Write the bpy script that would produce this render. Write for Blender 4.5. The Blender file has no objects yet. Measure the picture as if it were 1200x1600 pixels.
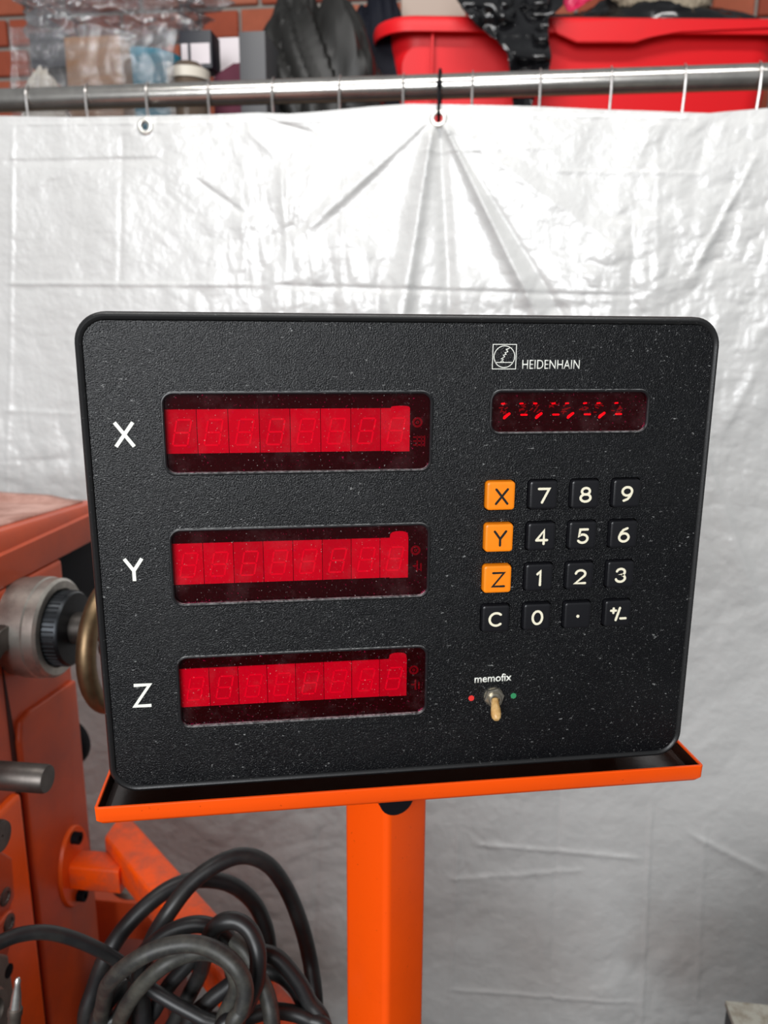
import bpy, bmesh, math, random
import numpy as np
from mathutils import Vector, Matrix, Quaternion
random.seed(7); rng = np.random.RandomState(11)
SC = bpy.context.scene; COL = SC.collection
PI = math.pi
GZ = 1.25                      # height of the readout's centre above the floor (m)

# ------------------------------------------------------------------ camera
CAM = np.array([-0.0654361, -0.37850298, 0.11275009 + GZ])
RM = np.array([[0.9913239795928506, -0.13132615136666329, 0.0054963125287585905],
               [-0.023798177512679385, -0.22045265383508605, -0.975107314178364],
               [0.1292687674238002, 0.9665164610001674, -0.22166532517388343]])
cd = bpy.data.cameras.new('camera'); cam = bpy.data.objects.new('camera', cd); COL.objects.link(cam)
cd.sensor_fit = 'HORIZONTAL'; cd.sensor_width = 36; cd.lens = 36.0; cd.clip_start = 0.01; cd.clip_end = 60
cam.matrix_world = Matrix([[RM[0][0], -RM[1][0], -RM[2][0], CAM[0]], [RM[0][1], -RM[1][1], -RM[2][1], CAM[1]],
                           [RM[0][2], -RM[1][2], -RM[2][2], CAM[2]], [0, 0, 0, 1]])
cd.dof.use_dof = True; cd.dof.focus_distance = 0.385; cd.dof.aperture_fstop = 14.0
SC.camera = cam
# ------------------------------------------------------------------ light
SC.view_settings.view_transform = 'Standard'; SC.view_settings.look = 'None'
SC.view_settings.gamma = 1; SC.view_settings.use_curve_mapping = False
SC.view_settings.exposure = 0.0
W = bpy.data.worlds.new('world'); SC.world = W; W.use_nodes = True
W.node_tree.nodes['Background'].inputs[0].default_value = (0.95, 0.98, 1.0, 1)
W.node_tree.nodes['Background'].inputs[1].default_value = 0.22
def area(name, loc, target, sx, sy, power, col=(1, 1, 1)):
    l = bpy.data.lights.new(name, 'AREA'); l.shape = 'RECTANGLE'; l.size = sx; l.size_y = sy; l.energy = power; l.color = col
    o = bpy.data.objects.new(name, l); COL.objects.link(o); o.location = loc
    o.rotation_euler = (Vector(target) - Vector(loc)).to_track_quat('-Z', 'Y').to_euler()
    return o
area('ceiling_tube_light', (0.0, 0.15, GZ + 1.35), (0.2, 1.0, GZ), 1.5, 0.14, 17, (1, .98, .95))
area('garage_doorway_light', (-1.15, -2.4, GZ + 0.75), (0, 0.3, GZ - 0.1), 1.7, 1.2, 92, (.96, .98, 1))

# ------------------------------------------------------------------ the rail's own frame (machine, rail and tarpaulin are parallel)
TH = math.radians(14.3)
E1 = np.array([math.cos(TH), -math.sin(TH), 0.0]); E2 = np.array([math.sin(TH), math.cos(TH), 0.0]); E3 = np.array([0, 0, 1.0])
O2 = CAM.copy()
def F(a, b, z): return Vector(O2 + a * E1 + b * E2 + z * E3)
def ray(u, v): return RM.T @ np.array([(u - 600) / 1200.0, (v - 800) / 1200.0, 1.0])
def D(u, v, t): return Vector(CAM + ray(u, v) * t)
def onb(u, v, b):
    r = ray(u, v); s = b / (r @ E2); return (s * (r @ E1), s * r[2])
def ona(u, v, a):
    r = ray(u, v); s = a / (r @ E1); return (s * (r @ E2), s * r[2])

# ------------------------------------------------------------------ materials
def mat(name, base=(.5, .5, .5), rough=.5, metal=0, spec=.5, coat=0):
    m = bpy.data.materials.new(name); m.use_nodes = True
    b = m.node_tree.nodes['Principled BSDF']
    b.inputs['Base Color'].default_value = (*base, 1); b.inputs['Roughness'].default_value = rough
    b.inputs['Metallic'].default_value = metal; b.inputs['Specular IOR Level'].default_value = spec
    b.inputs['Coat Weight'].default_value = coat
    return m
def N(m, t): return m.node_tree.nodes.new(t)
def L(m, a, b): m.node_tree.links.new(a, b)
def coords(m, scale=(1, 1, 1)):
    g = N(m, 'ShaderNodeNewGeometry'); mp = N(m, 'ShaderNodeMapping'); mp.inputs['Scale'].default_value = scale
    L(m, g.outputs['Position'], mp.inputs['Vector']); return mp.outputs['Vector']
def noise(m, scale, detail=4, rough=.55, vec=None, stretch=(1, 1, 1)):
    n = N(m, 'ShaderNodeTexNoise'); n.inputs['Scale'].default_value = scale; n.inputs['Detail'].default_value = detail
    n.inputs['Roughness'].default_value = rough; L(m, vec or coords(m, stretch), n.inputs['Vector']); return n.outputs['Fac']
def ramp(m, fac, stops):
    r = N(m, 'ShaderNodeValToRGB'); e = r.color_ramp.elements
    while len(e) < len(stops): e.new(.5)
    for i, (p, c) in enumerate(stops): e[i].position = p; e[i].color = (*c, 1) if len(c) == 3 else c
    L(m, fac, r.inputs[0]); return r.outputs[0]
def mixc(m, fac, a, b, mode='MIX'):
    x = N(m, 'ShaderNodeMix'); x.data_type = 'RGBA'; x.blend_type = mode
    if hasattr(fac, 'is_output'): L(m, fac, x.inputs[0])
    else: x.inputs[0].default_value = fac
    for s, i in ((a, 6), (b, 7)):
        if hasattr(s, 'is_output'): L(m, s, x.inputs[i])
        else: x.inputs[i].default_value = (*s, 1)
    return x.outputs[2]
def bump(m, h, strength=.3, dist=.001, prev=None):
    b = N(m, 'ShaderNodeBump'); b.inputs['Strength'].default_value = strength; b.inputs['Distance'].default_value = dist
    L(m, h, b.inputs['Height'])
    if prev: L(m, prev, b.inputs['Normal'])
    return b.outputs[0]
def P(m): return m.node_tree.nodes['Principled BSDF']
def setc(m, c): L(m, c, P(m).inputs['Base Color'])
def setn(m, n): L(m, n, P(m).inputs['Normal'])
def setr(m, r): L(m, r, P(m).inputs['Roughness'])
BW = lambda v: (v, v, v)

M = {}
def dusty_black(name, base, rough, grain_str, dust, up=False):
    m = mat(name, base, rough, spec=.38)
    fine = noise(m, 1500, 2, .6)
    patch = noise(m, 9, 4, .65)
    sp = noise(m, 800, 3, .7)                                  # single specks of dust
    spk = ramp(m, sp, [(.655, BW(0)), (.72, BW(1))])
    pm = ramp(m, patch, [(.42, BW(.12)), (.68, BW(1))])
    lint = noise(m, 620, 2, .6, stretch=(.45, 1, 1.0))
    lm = ramp(m, lint, [(.70, BW(0)), (.75, BW(.5))])
    haze = ramp(m, noise(m, 22, 5, .7), [(.45, BW(0)), (.8, BW(.010 * dust))])
    a = mixc(m, spk, BW(0), pm); b = mixc(m, 1.0, a, lm, 'ADD'); c = mixc(m, 1.0, b, haze, 'ADD')
    d = mixc(m, dust, BW(0), c)
    if up:
        sp3 = N(m, 'ShaderNodeSeparateXYZ'); gg = N(m, 'ShaderNodeNewGeometry'); L(m, gg.outputs['True Normal'], sp3.inputs[0])
        ud = mixc(m, 1.0, ramp(m, sp3.outputs[2], [(.45, BW(0)), (.8, BW(1))]), ramp(m, noise(m, 500, 4, .7), [(.38, BW(.1)), (.62, BW(.8))]), 'MULTIPLY')
        d = mixc(m, 1.0, d, ud, 'ADD')
    setc(m, mixc(m, d, base, (.42, .42, .41)))
    setn(m, bump(m, fine, grain_str, .0006))
    return m
M['panel'] = dusty_black('panel_black', (.0025, .0027, .0036), .28, .65, .95)
M['rim'] = dusty_black('rim_black', (.014, .014, .0145), .36, .10, .30)
M['surround'] = dusty_black('surround_black', (.010, .010, .011), .36, .10, .8, True)
M['case'] = mat('case_black', (.02, .02, .021), .5)
M['board'] = mat('board_black', (.006, .003, .004), .7, spec=.2)
M['white_print'] = mat('cream_print', (.90, .90, .82), .5)
M['key_print'] = mat('key_cream_inlay', (.88, .82, .63), .5)
M['black_print'] = mat('black_inlay', (.01, .01, .01), .4)
m = M['key_black'] = mat('key_black', (.007, .007, .009), .33); setn(m, bump(m, noise(m, 900, 2), .12, .0003))
m = M['key_orange'] = mat('key_orange', (.95, .20, .006), .38)
setc(m, mixc(m, ramp(m, noise(m, 300, 4), [(.45, BW(0)), (.8, BW(.25))]), (1, .26, .004), (.85, .17, .004)))
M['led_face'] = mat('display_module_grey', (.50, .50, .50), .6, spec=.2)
M['led_face_dark'] = mat('display_module_darker_grey', (.43, .43, .43), .6, spec=.2)  # slightly darker tone for every third module
M['led_segment'] = mat('display_segment_pale', (.66, .66, .66), .5, spec=.3)
M['module_seam'] = mat('module_seam', (.06, .05, .05), .7)
M['faint'] = mat('faint_sign', (.12, .10, .10), .6)
for k_, e_ in (('led_face', .03), ('led_face_dark', .02), ('led_segment', .06)):   # added glow stands in for light returned through the red filter
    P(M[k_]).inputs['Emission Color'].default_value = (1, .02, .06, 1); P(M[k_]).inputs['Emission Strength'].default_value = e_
m = M['led_glint'] = mat('red_glint_glow', (.5, .01, .03), .4)
P(m).inputs['Emission Color'].default_value = (1, .02, .05, 1); P(m).inputs['Emission Strength'].default_value = 1.0  # lens glints of the unlit digits, painted as emission
m = M['led_dim_glint'] = mat('dim_red_glint', (.12, .004, .01), .4)
P(m).inputs['Emission Color'].default_value = (1, .01, .03, 1); P(m).inputs['Emission Strength'].default_value = .07  # weaker glints, emission as well
def filter_mat():
    m = bpy.data.materials.new('red_filter'); m.use_nodes = True; nt = m.node_tree; nt.nodes.remove(P(m))
    t = N(m, 'ShaderNodeBsdfTransparent'); t.inputs[0].default_value = (.97, .0005, .36, 1)
    g = N(m, 'ShaderNodeBsdfGlossy'); g.inputs['Roughness'].default_value = .12; g.inputs[0].default_value = (1, 1, 1, 1)
    fr = N(m, 'ShaderNodeFresnel'); fr.inputs[0].default_value = 1.3
    mx = N(m, 'ShaderNodeMixShader'); L(m, fr.outputs[0], mx.inputs[0]); L(m, t.outputs[0], mx.inputs[1]); L(m, g.outputs[0], mx.inputs[2])
    d = N(m, 'ShaderNodeBsdfDiffuse'); d.inputs[0].default_value = (.55, .5, .48, 1)
    a = ramp(m, noise(m, 800, 3, .7), [(.66, BW(0)), (.73, BW(.6))]); b = ramp(m, noise(m, 60, 5, .7), [(.5, BW(0)), (.8, BW(.03))])
    e = mixc(m, 1.0, a, b, 'ADD')
    m2 = N(m, 'ShaderNodeMixShader'); L(m, e, m2.inputs[0]); L(m, mx.outputs[0], m2.inputs[1]); L(m, d.outputs[0], m2.inputs[2])
    L(m, m2.outputs[0], nt.nodes['Material Output'].inputs[0]); return m
M['filter'] = filter_mat()
def paint(name, base, dirt, dirtc, rough=.35, lo=.5, hi=.8, sc=14):
    m = mat(name, base, rough, spec=.3)
    n = noise(m, sc, 6, .65)
    c = mixc(m, ramp(m, n, [(lo, BW(0)), (hi, BW(dirt))]), base, dirtc)
    chips = ramp(m, noise(m, 420, 3, .6), [(.70, BW(0)), (.73, BW(.6))])
    setc(m, mixc(m, chips, c, tuple(x * .45 for x in dirtc)))
    setn(m, bump(m, noise(m, 120, 3), .08, .001)); return m
M['orange'] = paint('orange_paint', (.96, .088, .002), .22, (.62, .045, .004))
M['orange_arm'] = paint('orange_paint_grimy', (.93, .09, .003), .8, (.38, .085, .05), .4, .42, .68, 30)
M['tray_in'] = paint('dark_tray_inside', (.03, .010, .006), .5, (.012, .008, .007), .25)  # very dark brown with darker mottling over the tray inside
M['machine'] = paint('machine_orange_red', (.56, .072, .016), .75, (.30, .052, .028), .36, .40, .75, 9)
M['machine_top'] = paint('machine_dusty_top', (.62, .36, .30), .95, (.36, .17, .13), .6, .40, .64, 26)
M['machine_bright'] = paint('machine_bright_orange', (.85, .10, .008), .5, (.5, .06, .01), .36, .45, .8, 12)
M['apron'] = paint('dark_red_casting', (.16, .022, .010), .6, (.07, .012, .008), .5, .4, .7, 20)
M['gap'] = mat('dark_red_recess', (.05, .006, .003), .8)
M['black'] = mat('black_rubber', (.004, .004, .006), .7, spec=.15)
m = M['cable'] = mat('cable_rubber', (.028, .028, .028), .42)
setc(m, mixc(m, ramp(m, noise(m, 40, 5, .7), [(.45, BW(0)), (.75, BW(.5))]), (.011, .011, .012), (.045, .044, .038)))
m = M['cable_dusty'] = mat('cable_rubber_dusty', (.06, .06, .055), .5)
setc(m, mixc(m, ramp(m, noise(m, 35, 5, .7), [(.4, BW(0)), (.7, BW(.8))]), (.022, .022, .021), (.10, .098, .078)))
def steel(name, base, rough, sc=60, dark=.5):
    m = mat(name, base, rough, metal=.9)
    setc(m, mixc(m, ramp(m, noise(m, sc, 5, .65), [(.4, BW(0)), (.8, BW(1))]), base, tuple(x * dark for x in base)))
    setn(m, bump(m, noise(m, 250, 3), .06, .0005)); return m
M['collar'] = steel('turned_steel', (.46, .43, .39), .42)
M['dark_steel'] = steel('blackened_steel', (.13, .115, .105), .45)
M['dial'] = steel('black_dial', (.035, .038, .042), .4)
M['bronze'] = steel('worn_brown_rim', (.20, .135, .075), .42)
M['casting'] = steel('grey_casting', (.22, .19, .165), .55, 30)
M['bright_steel'] = steel('bright_steel', (.75, .73, .70), .25)
M['nickel'] = steel('aged_nickel', (.50, .46, .38), .34, 300)
m = M['ivory'] = mat('yellowed_ivory', (.68, .42, .16), .4)
setc(m, mixc(m, ramp(m, noise(m, 260, 4), [(.35, BW(0)), (.7, BW(1))]), (.74, .48, .20), (.48, .25, .07)))
m = M['rail'] = steel('galvanised_rail', (.55, .53, .50), .24, 40, .7)
M['wire'] = steel('galvanised_wire', (.60, .57, .55), .35, 200, .6)
M['red_plastic'] = mat('red_plastic', (.72, .010, .014), .42, spec=.3)
setc(M['red_plastic'], mixc(M['red_plastic'], ramp(M['red_plastic'], noise(M['red_plastic'], 18, 4), [(.5, BW(0)), (.8, BW(.2))]), (.74, .010, .015), (.55, .02, .02)))
M['black_plastic_bag'] = mat('glossy_black_film', (.006, .006, .007), .16, spec=.7)
M['fabric'] = mat('charcoal_cloth', (.013, .0125, .0115), .48, spec=.4)
M['navy'] = mat('dark_navy_cloth', (.006, .007, .013), .7, spec=.2)
M['cardboard'] = mat('cardboard', (.27, .13, .055), .8)
M['teal'] = mat('teal_plastic', (.0, .16, .24), .4)
M['charcoal'] = mat('charcoal_box', (.010, .011, .018), .5)
M['grey_box'] = mat('grey_plastic', (.065, .065, .07), .5)
M['white_card'] = mat('white_card', (.62, .56, .58), .6)
M['maroon'] = mat('maroon_cloth', (.09, .012, .03), .8)
M['beige'] = mat('beige_card', (.48, .38, .32), .8)
M['pale'] = mat('pale_packets', (.60, .55, .47), .5)
M['magenta'] = mat('magenta_red_film', (.62, .02, .09), .35)
m = M['braid'] = mat('woven_cord', (.30, .25, .18), .8)
M['jar'] = mat('brown_smoked_glass', (.10, .07, .05), .12, coat=.5)
def film(name, col, alpha, sc, st=(1, 1, 1)):
    m = bpy.data.materials.new(name); m.use_nodes = True; nt = m.node_tree; nt.nodes.remove(P(m))
    t = N(m, 'ShaderNodeBsdfTransparent'); t.inputs[0].default_value = (*col, 1)
    g = N(m, 'ShaderNodeBsdfGlossy'); g.inputs['Roughness'].default_value = .10
    d = N(m, 'ShaderNodeBsdfDiffuse'); d.inputs[0].default_value = (.55, .55, .56, 1)
    bn = bump(m, noise(m, sc, 5, .65, stretch=st), 1.0, .014); L(m, bn, g.inputs['Normal'])
    gd = N(m, 'ShaderNodeMixShader'); gd.inputs[0].default_value = .35; L(m, g.outputs[0], gd.inputs[1]); L(m, d.outputs[0], gd.inputs[2])
    x = N(m, 'ShaderNodeMixShader'); L(m, ramp(m, noise(m, sc * .6, 5, .7, stretch=st), [(.35, BW(alpha * .4)), (.75, BW(min(1, alpha * 2)))]), x.inputs[0])
    L(m, t.outputs[0], x.inputs[1]); L(m, gd.outputs[0], x.inputs[2]); L(m, x.outputs[0], nt.nodes['Material Output'].inputs[0]); return m
M['film'] = film('clear_crumpled_film', (.76, .76, .78), .36, 22)
M['wrap'] = film('stretch_wrap', (.92, .92, .93), .19, 30, (.22, .22, 2.6))
m = M['tarp'] = mat('white_tarpaulin', (.80, .80, .79), .40, spec=.8)
g = coords(m); sx = N(m, 'ShaderNodeMapping'); sx.inputs['Rotation'].default_value = (0, 0, TH); L(m, g, sx.inputs['Vector'])
wv = N(m, 'ShaderNodeTexWave'); wv.bands_direction = 'X'; wv.inputs['Scale'].default_value = 130; L(m, sx.outputs[0], wv.inputs['Vector'])
wz = N(m, 'ShaderNodeTexWave'); wz.bands_direction = 'Z'; wz.inputs['Scale'].default_value = 130; L(m, sx.outputs[0], wz.inputs['Vector'])
weave = mixc(m, .5, wv.outputs[1], wz.outputs[1])
soft = noise(m, 11, 5, .55); n1 = bump(m, soft, .7, .012); n2 = bump(m, weave, .10, .0006, n1); setn(m, n2)
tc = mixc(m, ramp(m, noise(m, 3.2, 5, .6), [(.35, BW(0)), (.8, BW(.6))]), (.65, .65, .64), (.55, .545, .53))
def shade_patch(c, pos, r, col, amt):      # brown shade from behind the cloth, painted into its colour
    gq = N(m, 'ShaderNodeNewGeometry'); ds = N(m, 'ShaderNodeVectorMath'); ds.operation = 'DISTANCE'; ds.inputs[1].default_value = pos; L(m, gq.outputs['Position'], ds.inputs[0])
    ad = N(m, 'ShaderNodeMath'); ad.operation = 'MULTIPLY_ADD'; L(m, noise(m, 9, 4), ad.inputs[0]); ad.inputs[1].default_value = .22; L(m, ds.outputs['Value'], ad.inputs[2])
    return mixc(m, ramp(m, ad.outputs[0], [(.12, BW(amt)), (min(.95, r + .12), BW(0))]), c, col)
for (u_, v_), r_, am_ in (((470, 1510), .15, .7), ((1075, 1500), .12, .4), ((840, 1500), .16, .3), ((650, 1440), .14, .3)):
    ab_ = onb(u_, v_, 1.24); tc = shade_patch(tc, F(ab_[0], 1.24, ab_[1]), r_, (.26, .19, .16), am_)
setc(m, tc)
setr(m, ramp(m, noise(m, 7, 4), [(.3, BW(.28)), (.7, BW(.42))])); P(m).inputs['Coat Weight'].default_value = .55; P(m).inputs['Coat Roughness'].default_value = .25; L(m, n2, P(m).inputs['Coat Normal'])
bricks_m = []
for k, c in enumerate([(.42, .085, .04), (.36, .065, .032), (.48, .12, .06), (.30, .07, .045), (.52, .16, .09)]):
    m = mat('brick_%s' % 'abcde'[k], c, .85); setc(m, mixc(m, noise(m, 30, 5), c, tuple(x * .7 for x in c)))
    setn(m, bump(m, noise(m, 90, 4), .4, .003)); bricks_m.append(m)
m = M['mortar'] = mat('mortar', (.30, .28, .25), .9); setn(m, bump(m, noise(m, 120, 4), .5, .003))
m = M['floor'] = mat('concrete_floor', (.10, .095, .09), .8)
setc(m, mixc(m, noise(m, 2.5, 6), (.12, .115, .11), (.06, .055, .05)))
M['wood'] = mat('shelf_board', (.25, .18, .12), .8)
m = M['gal_box'] = mat('stained_galvanised_top', (.36, .345, .29), .55, metal=.3)
setc(m, mixc(m, ramp(m, noise(m, 70, 6, .7), [(.45, BW(0)), (.7, BW(1))]), (.40, .385, .33), (.20, .16, .11)))
M['gal_side'] = steel('dark_cabinet_side', (.09, .10, .105), .5)
M['eyelet'] = mat('plated_eyelet', (.78, .76, .70), .3, metal=.7)
M['red_dot'] = mat('red_dot', (.75, .03, .025), .5); M['green_dot'] = mat('green_dot', (.03, .25, .10), .5)

# ------------------------------------------------------------------ mesh helpers
def link(name, me, m=None, parent=None, smooth=False):
    """one mesh object with its origin at the middle of its own geometry"""
    n = len(me.vertices); co = np.empty(n * 3); me.vertices.foreach_get('co', co); co = co.reshape(-1, 3)
    c = (co.min(0) + co.max(0)) / 2; me.vertices.foreach_set('co', (co - c).ravel()); me.update()
    o = bpy.data.objects.new(name, me); COL.objects.link(o); o.location = Vector(c)
    if m is not None and not me.materials:
        for x in (m if isinstance(m, (list, tuple)) else [m]): me.materials.append(x)
    if smooth:
        me.polygons.foreach_set('use_smooth', [True] * len(me.polygons))
        try: me.set_sharp_from_angle(angle=math.radians(38))
        except Exception: pass
    if parent is not None: attach(o, parent)
    return o
def worldm(o):
    mt = Matrix.Translation(o.location) @ o.rotation_euler.to_matrix().to_4x4()
    return (worldm(o.parent) @ o.matrix_parent_inverse @ mt) if o.parent else mt
def attach(o, parent):
    inv = worldm(parent).inverted(); o.parent = parent; o.matrix_parent_inverse = inv
def tag(o, label=None, cat=None, group=None, kind=None):
    if label: o['label'] = label
    if cat: o['category'] = cat
    if group: o['group'] = group
    if kind: o['kind'] = kind
    return o
def thing(name, loc, label, cat, group=None, rz=0):
    o = bpy.data.objects.new(name, None); COL.objects.link(o); o.location = Vector(loc); o.rotation_euler = (0, 0, rz); o.empty_display_size = .03
    return tag(o, label, cat, group)
def fin(name, bm, m=None, parent=None, smooth=True):
    bmesh.ops.recalc_face_normals(bm, faces=bm.faces)
    me = bpy.data.meshes.new(name); bm.to_mesh(me); bm.free(); return link(name, me, m, parent, smooth)
def add_box(bm, lo, hi, fr=None, bev=0, seg=2):
    """box in axis coordinates; fr maps (a,b,z) to the world"""
    tmp = bmesh.new(); bmesh.ops.create_cube(tmp, size=1)
    for v in tmp.verts: v.co = Vector([(lo[i] + hi[i]) / 2 + v.co[i] * (hi[i] - lo[i]) for i in range(3)])
    if bev: bmesh.ops.bevel(tmp, geom=tmp.edges[:], offset=bev, segments=seg, profile=.6, affect='EDGES')
    if fr:
        for v in tmp.verts: v.co = fr(*v.co)
    merge(bm, tmp)
def merge(bm, tmp, mi=None):
    vm = {}
    for v in tmp.verts: vm[v] = bm.verts.new(v.co)
    for f in tmp.faces:
        try:
            g = bm.faces.new([vm[v] for v in f.verts]); g.material_index = f.material_index if mi is None else mi
        except ValueError: pass
    tmp.free()
def box(name, lo, hi, m, parent=None, fr=None, bev=0, seg=2):
    bm = bmesh.new(); add_box(bm, lo, hi, fr, bev, seg); return fin(name, bm, m, parent, bev > 0)
def add_tube(bm, pts, r, seg=12, caps=True, closed=False):
    pts = [Vector(p) for p in pts]; n = len(pts); rs = r if isinstance(r, (list, tuple)) else [r] * n
    tan = []
    for i in range(n):
        a = pts[(i - 1) % n] if (closed or i > 0) else pts[i]; b = pts[(i + 1) % n] if (closed or i < n - 1) else pts[i]
        tan.append((b - a).normalized())
    up = tan[0].orthogonal().normalized(); rings = []
    for i in range(n):
        up = (up - tan[i] * up.dot(tan[i])).normalized(); s = tan[i].cross(up)
        rings.append([bm.verts.new(pts[i] + (up * math.cos(2 * PI * k / seg) + s * math.sin(2 * PI * k / seg)) * rs[i]) for k in range(seg)])
    for i in range(n if closed else n - 1):
        A = rings[i]; B = rings[(i + 1) % n]
        for k in range(seg): bm.faces.new((A[k], A[(k + 1) % seg], B[(k + 1) % seg], B[k]))
    if caps and not closed:
        bm.faces.new(rings[0][::-1]); bm.faces.new(rings[-1])
def tube(name, pts, r, m, parent=None, seg=12, closed=False):
    bm = bmesh.new(); add_tube(bm, pts, r, seg, True, closed); return fin(name, bm, m, parent)
def lathe(name, p0, axis, prof, m, parent=None, seg=40):
    """prof: list of (distance along axis, radius)"""
    bm = bmesh.new(); add_lathe(bm, p0, axis, prof, seg); return fin(name, bm, m, parent)
def add_lathe(bm, p0, axis, prof, seg=40, closed=False):
    p0 = Vector(p0); ax = Vector(axis).normalized(); u = ax.orthogonal().normalized(); w = ax.cross(u); rings = []
    for d, r in prof:
        if r < 1e-7: rings.append([bm.verts.new(p0 + ax * d)])
        else: rings.append([bm.verts.new(p0 + ax * d + (u * math.cos(2 * PI * k / seg) + w * math.sin(2 * PI * k / seg)) * r) for k in range(seg)])
    pr = list(zip(rings, rings[1:])) + ([(rings[-1], rings[0])] if closed else [])
    for A, B in pr:
        for k in range(seg):
            k2 = (k + 1) % seg
            if len(A) == 1 and len(B) == 1: continue
            if len(A) == 1: bm.faces.new((A[0], B[k2], B[k]))
            elif len(B) == 1: bm.faces.new((A[k], A[k2], B[0]))
            else: bm.faces.new((A[k], A[k2], B[k2], B[k]))
    if not closed:
        if len(rings[0]) > 1: bm.faces.new(rings[0][::-1])
        if len(rings[-1]) > 1: bm.faces.new(rings[-1])
def spline(pts, k=8, closed=False):
    pts = [Vector(p) for p in pts]; n = len(pts); out = []
    g = (lambda i: pts[i % n]) if closed else (lambda i: pts[max(0, min(n - 1, i))])
    for i in range(n if closed else n - 1):
        a, b, c, d = g(i - 1), g(i), g(i + 1), g(i + 2)
        for j in range(k):
            t = j / k
            out.append(.5 * ((2 * b) + (c - a) * t + (2 * a - 5 * b + 4 * c - d) * t * t + (3 * b - a - 3 * c + d) * t ** 3))
    if not closed: out.append(pts[-1])
    return out
def rrect(cx, cz, w, h, r, k=6):
    pts = []
    for sx, sz, a0 in ((1, 1, 0), (-1, 1, 90), (-1, -1, 180), (1, -1, 270)):
        for i in range(k + 1):
            a = math.radians(a0 + 90 * i / k)
            pts.append((cx + sx * (w / 2 - r) + r * math.cos(a), cz + sz * (h / 2 - r) + r * math.sin(a)))
    return pts
def loft(bm, loops, cap0=True, cap1=True, mi=0):
    R = [[bm.verts.new(Vector(p)) for p in lp] for lp in loops]; n = len(R[0])
    for A, B in zip(R, R[1:]):
        for k in range(n): bm.faces.new((A[k], A[(k + 1) % n], B[(k + 1) % n], B[k])).material_index = mi
    if cap0: bm.faces.new(R[0][::-1]).material_index = mi
    if cap1: bm.faces.new(R[-1]).material_index = mi
    return R
def XZ(x, y, z): return Vector((x, y, z + GZ))
mm = .001
def rprism(name, cx, cz, w, h, r, ys, m, parent=None, k=6):
    """rounded rectangle lofted along Y; ys: list of (y, inset)"""
    bm = bmesh.new(); loft(bm, [[XZ(x, y, z) for x, z in rrect(cx, cz, w - 2 * i, h - 2 * i, max(r - i, .0002), k)] for y, i in ys])
    return fin(name, bm, m, parent)
def flat_curve(name, polys, thick, y, m, parent):
    """2D curve with holes, filled and extruded along Y, turned to a mesh"""
    cu = bpy.data.curves.new(name, 'CURVE'); cu.dimensions = '2D'; cu.fill_mode = 'BOTH'; cu.extrude = thick / 2
    for pl in polys:
        s = cu.splines.new('POLY'); s.points.add(len(pl) - 1); s.use_cyclic_u = True
        for i, (x, z) in enumerate(pl): s.points[i].co = (x, z, 0, 1)
    o = bpy.data.objects.new(name, cu); COL.objects.link(o)
    me = bpy.data.meshes.new_from_object(o.evaluated_get(bpy.context.evaluated_depsgraph_get()))
    bpy.data.objects.remove(o); me.name = name
    n = len(me.vertices); co = np.empty(n * 3); me.vertices.foreach_get('co', co); co = co.reshape(-1, 3)
    co = np.stack([co[:, 0], y + thick / 2 - co[:, 2], co[:, 1] + GZ], 1); me.vertices.foreach_set('co', co.ravel())
    me.materials.clear(); return link(name, me, m, parent)
def text(name, s, x0, x1, z0, h, y, m, parent, thick=.00015, bold=0.0, slant=0, tilt=0):
    """lettering fitted to x0..x1, capital height h above z0, as a thin printed layer"""
    cu = bpy.data.curves.new(name, 'FONT'); cu.body = s; cu.size = 1; cu.offset = bold; cu.shear = slant; cu.extrude = 0; cu.resolution_u = 5
    o = bpy.data.objects.new(name, cu); COL.objects.link(o)
    me = bpy.data.meshes.new_from_object(o.evaluated_get(bpy.context.evaluated_depsgraph_get())); bpy.data.objects.remove(o); me.name = name
    n = len(me.vertices); co = np.empty(n * 3); me.vertices.foreach_get('co', co); co = co.reshape(-1, 3)
    X = co[:, 0]; Y = co[:, 1]; X = x0 + (X - X.min()) / (X.max() - X.min()) * (x1 - x0)
    Z = z0 + (Y - 0) / (Y.max() - 0) * h + (X - x0) * tilt
    me.vertices.foreach_set('co', np.stack([X, np.full(n, y), Z + GZ], 1).ravel()); me.materials.clear()
    o = link(name, me, m, parent); sol = o.modifiers.new('solid', 'SOLIDIFY'); sol.thickness = thick; sol.offset = 0
    return o
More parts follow.
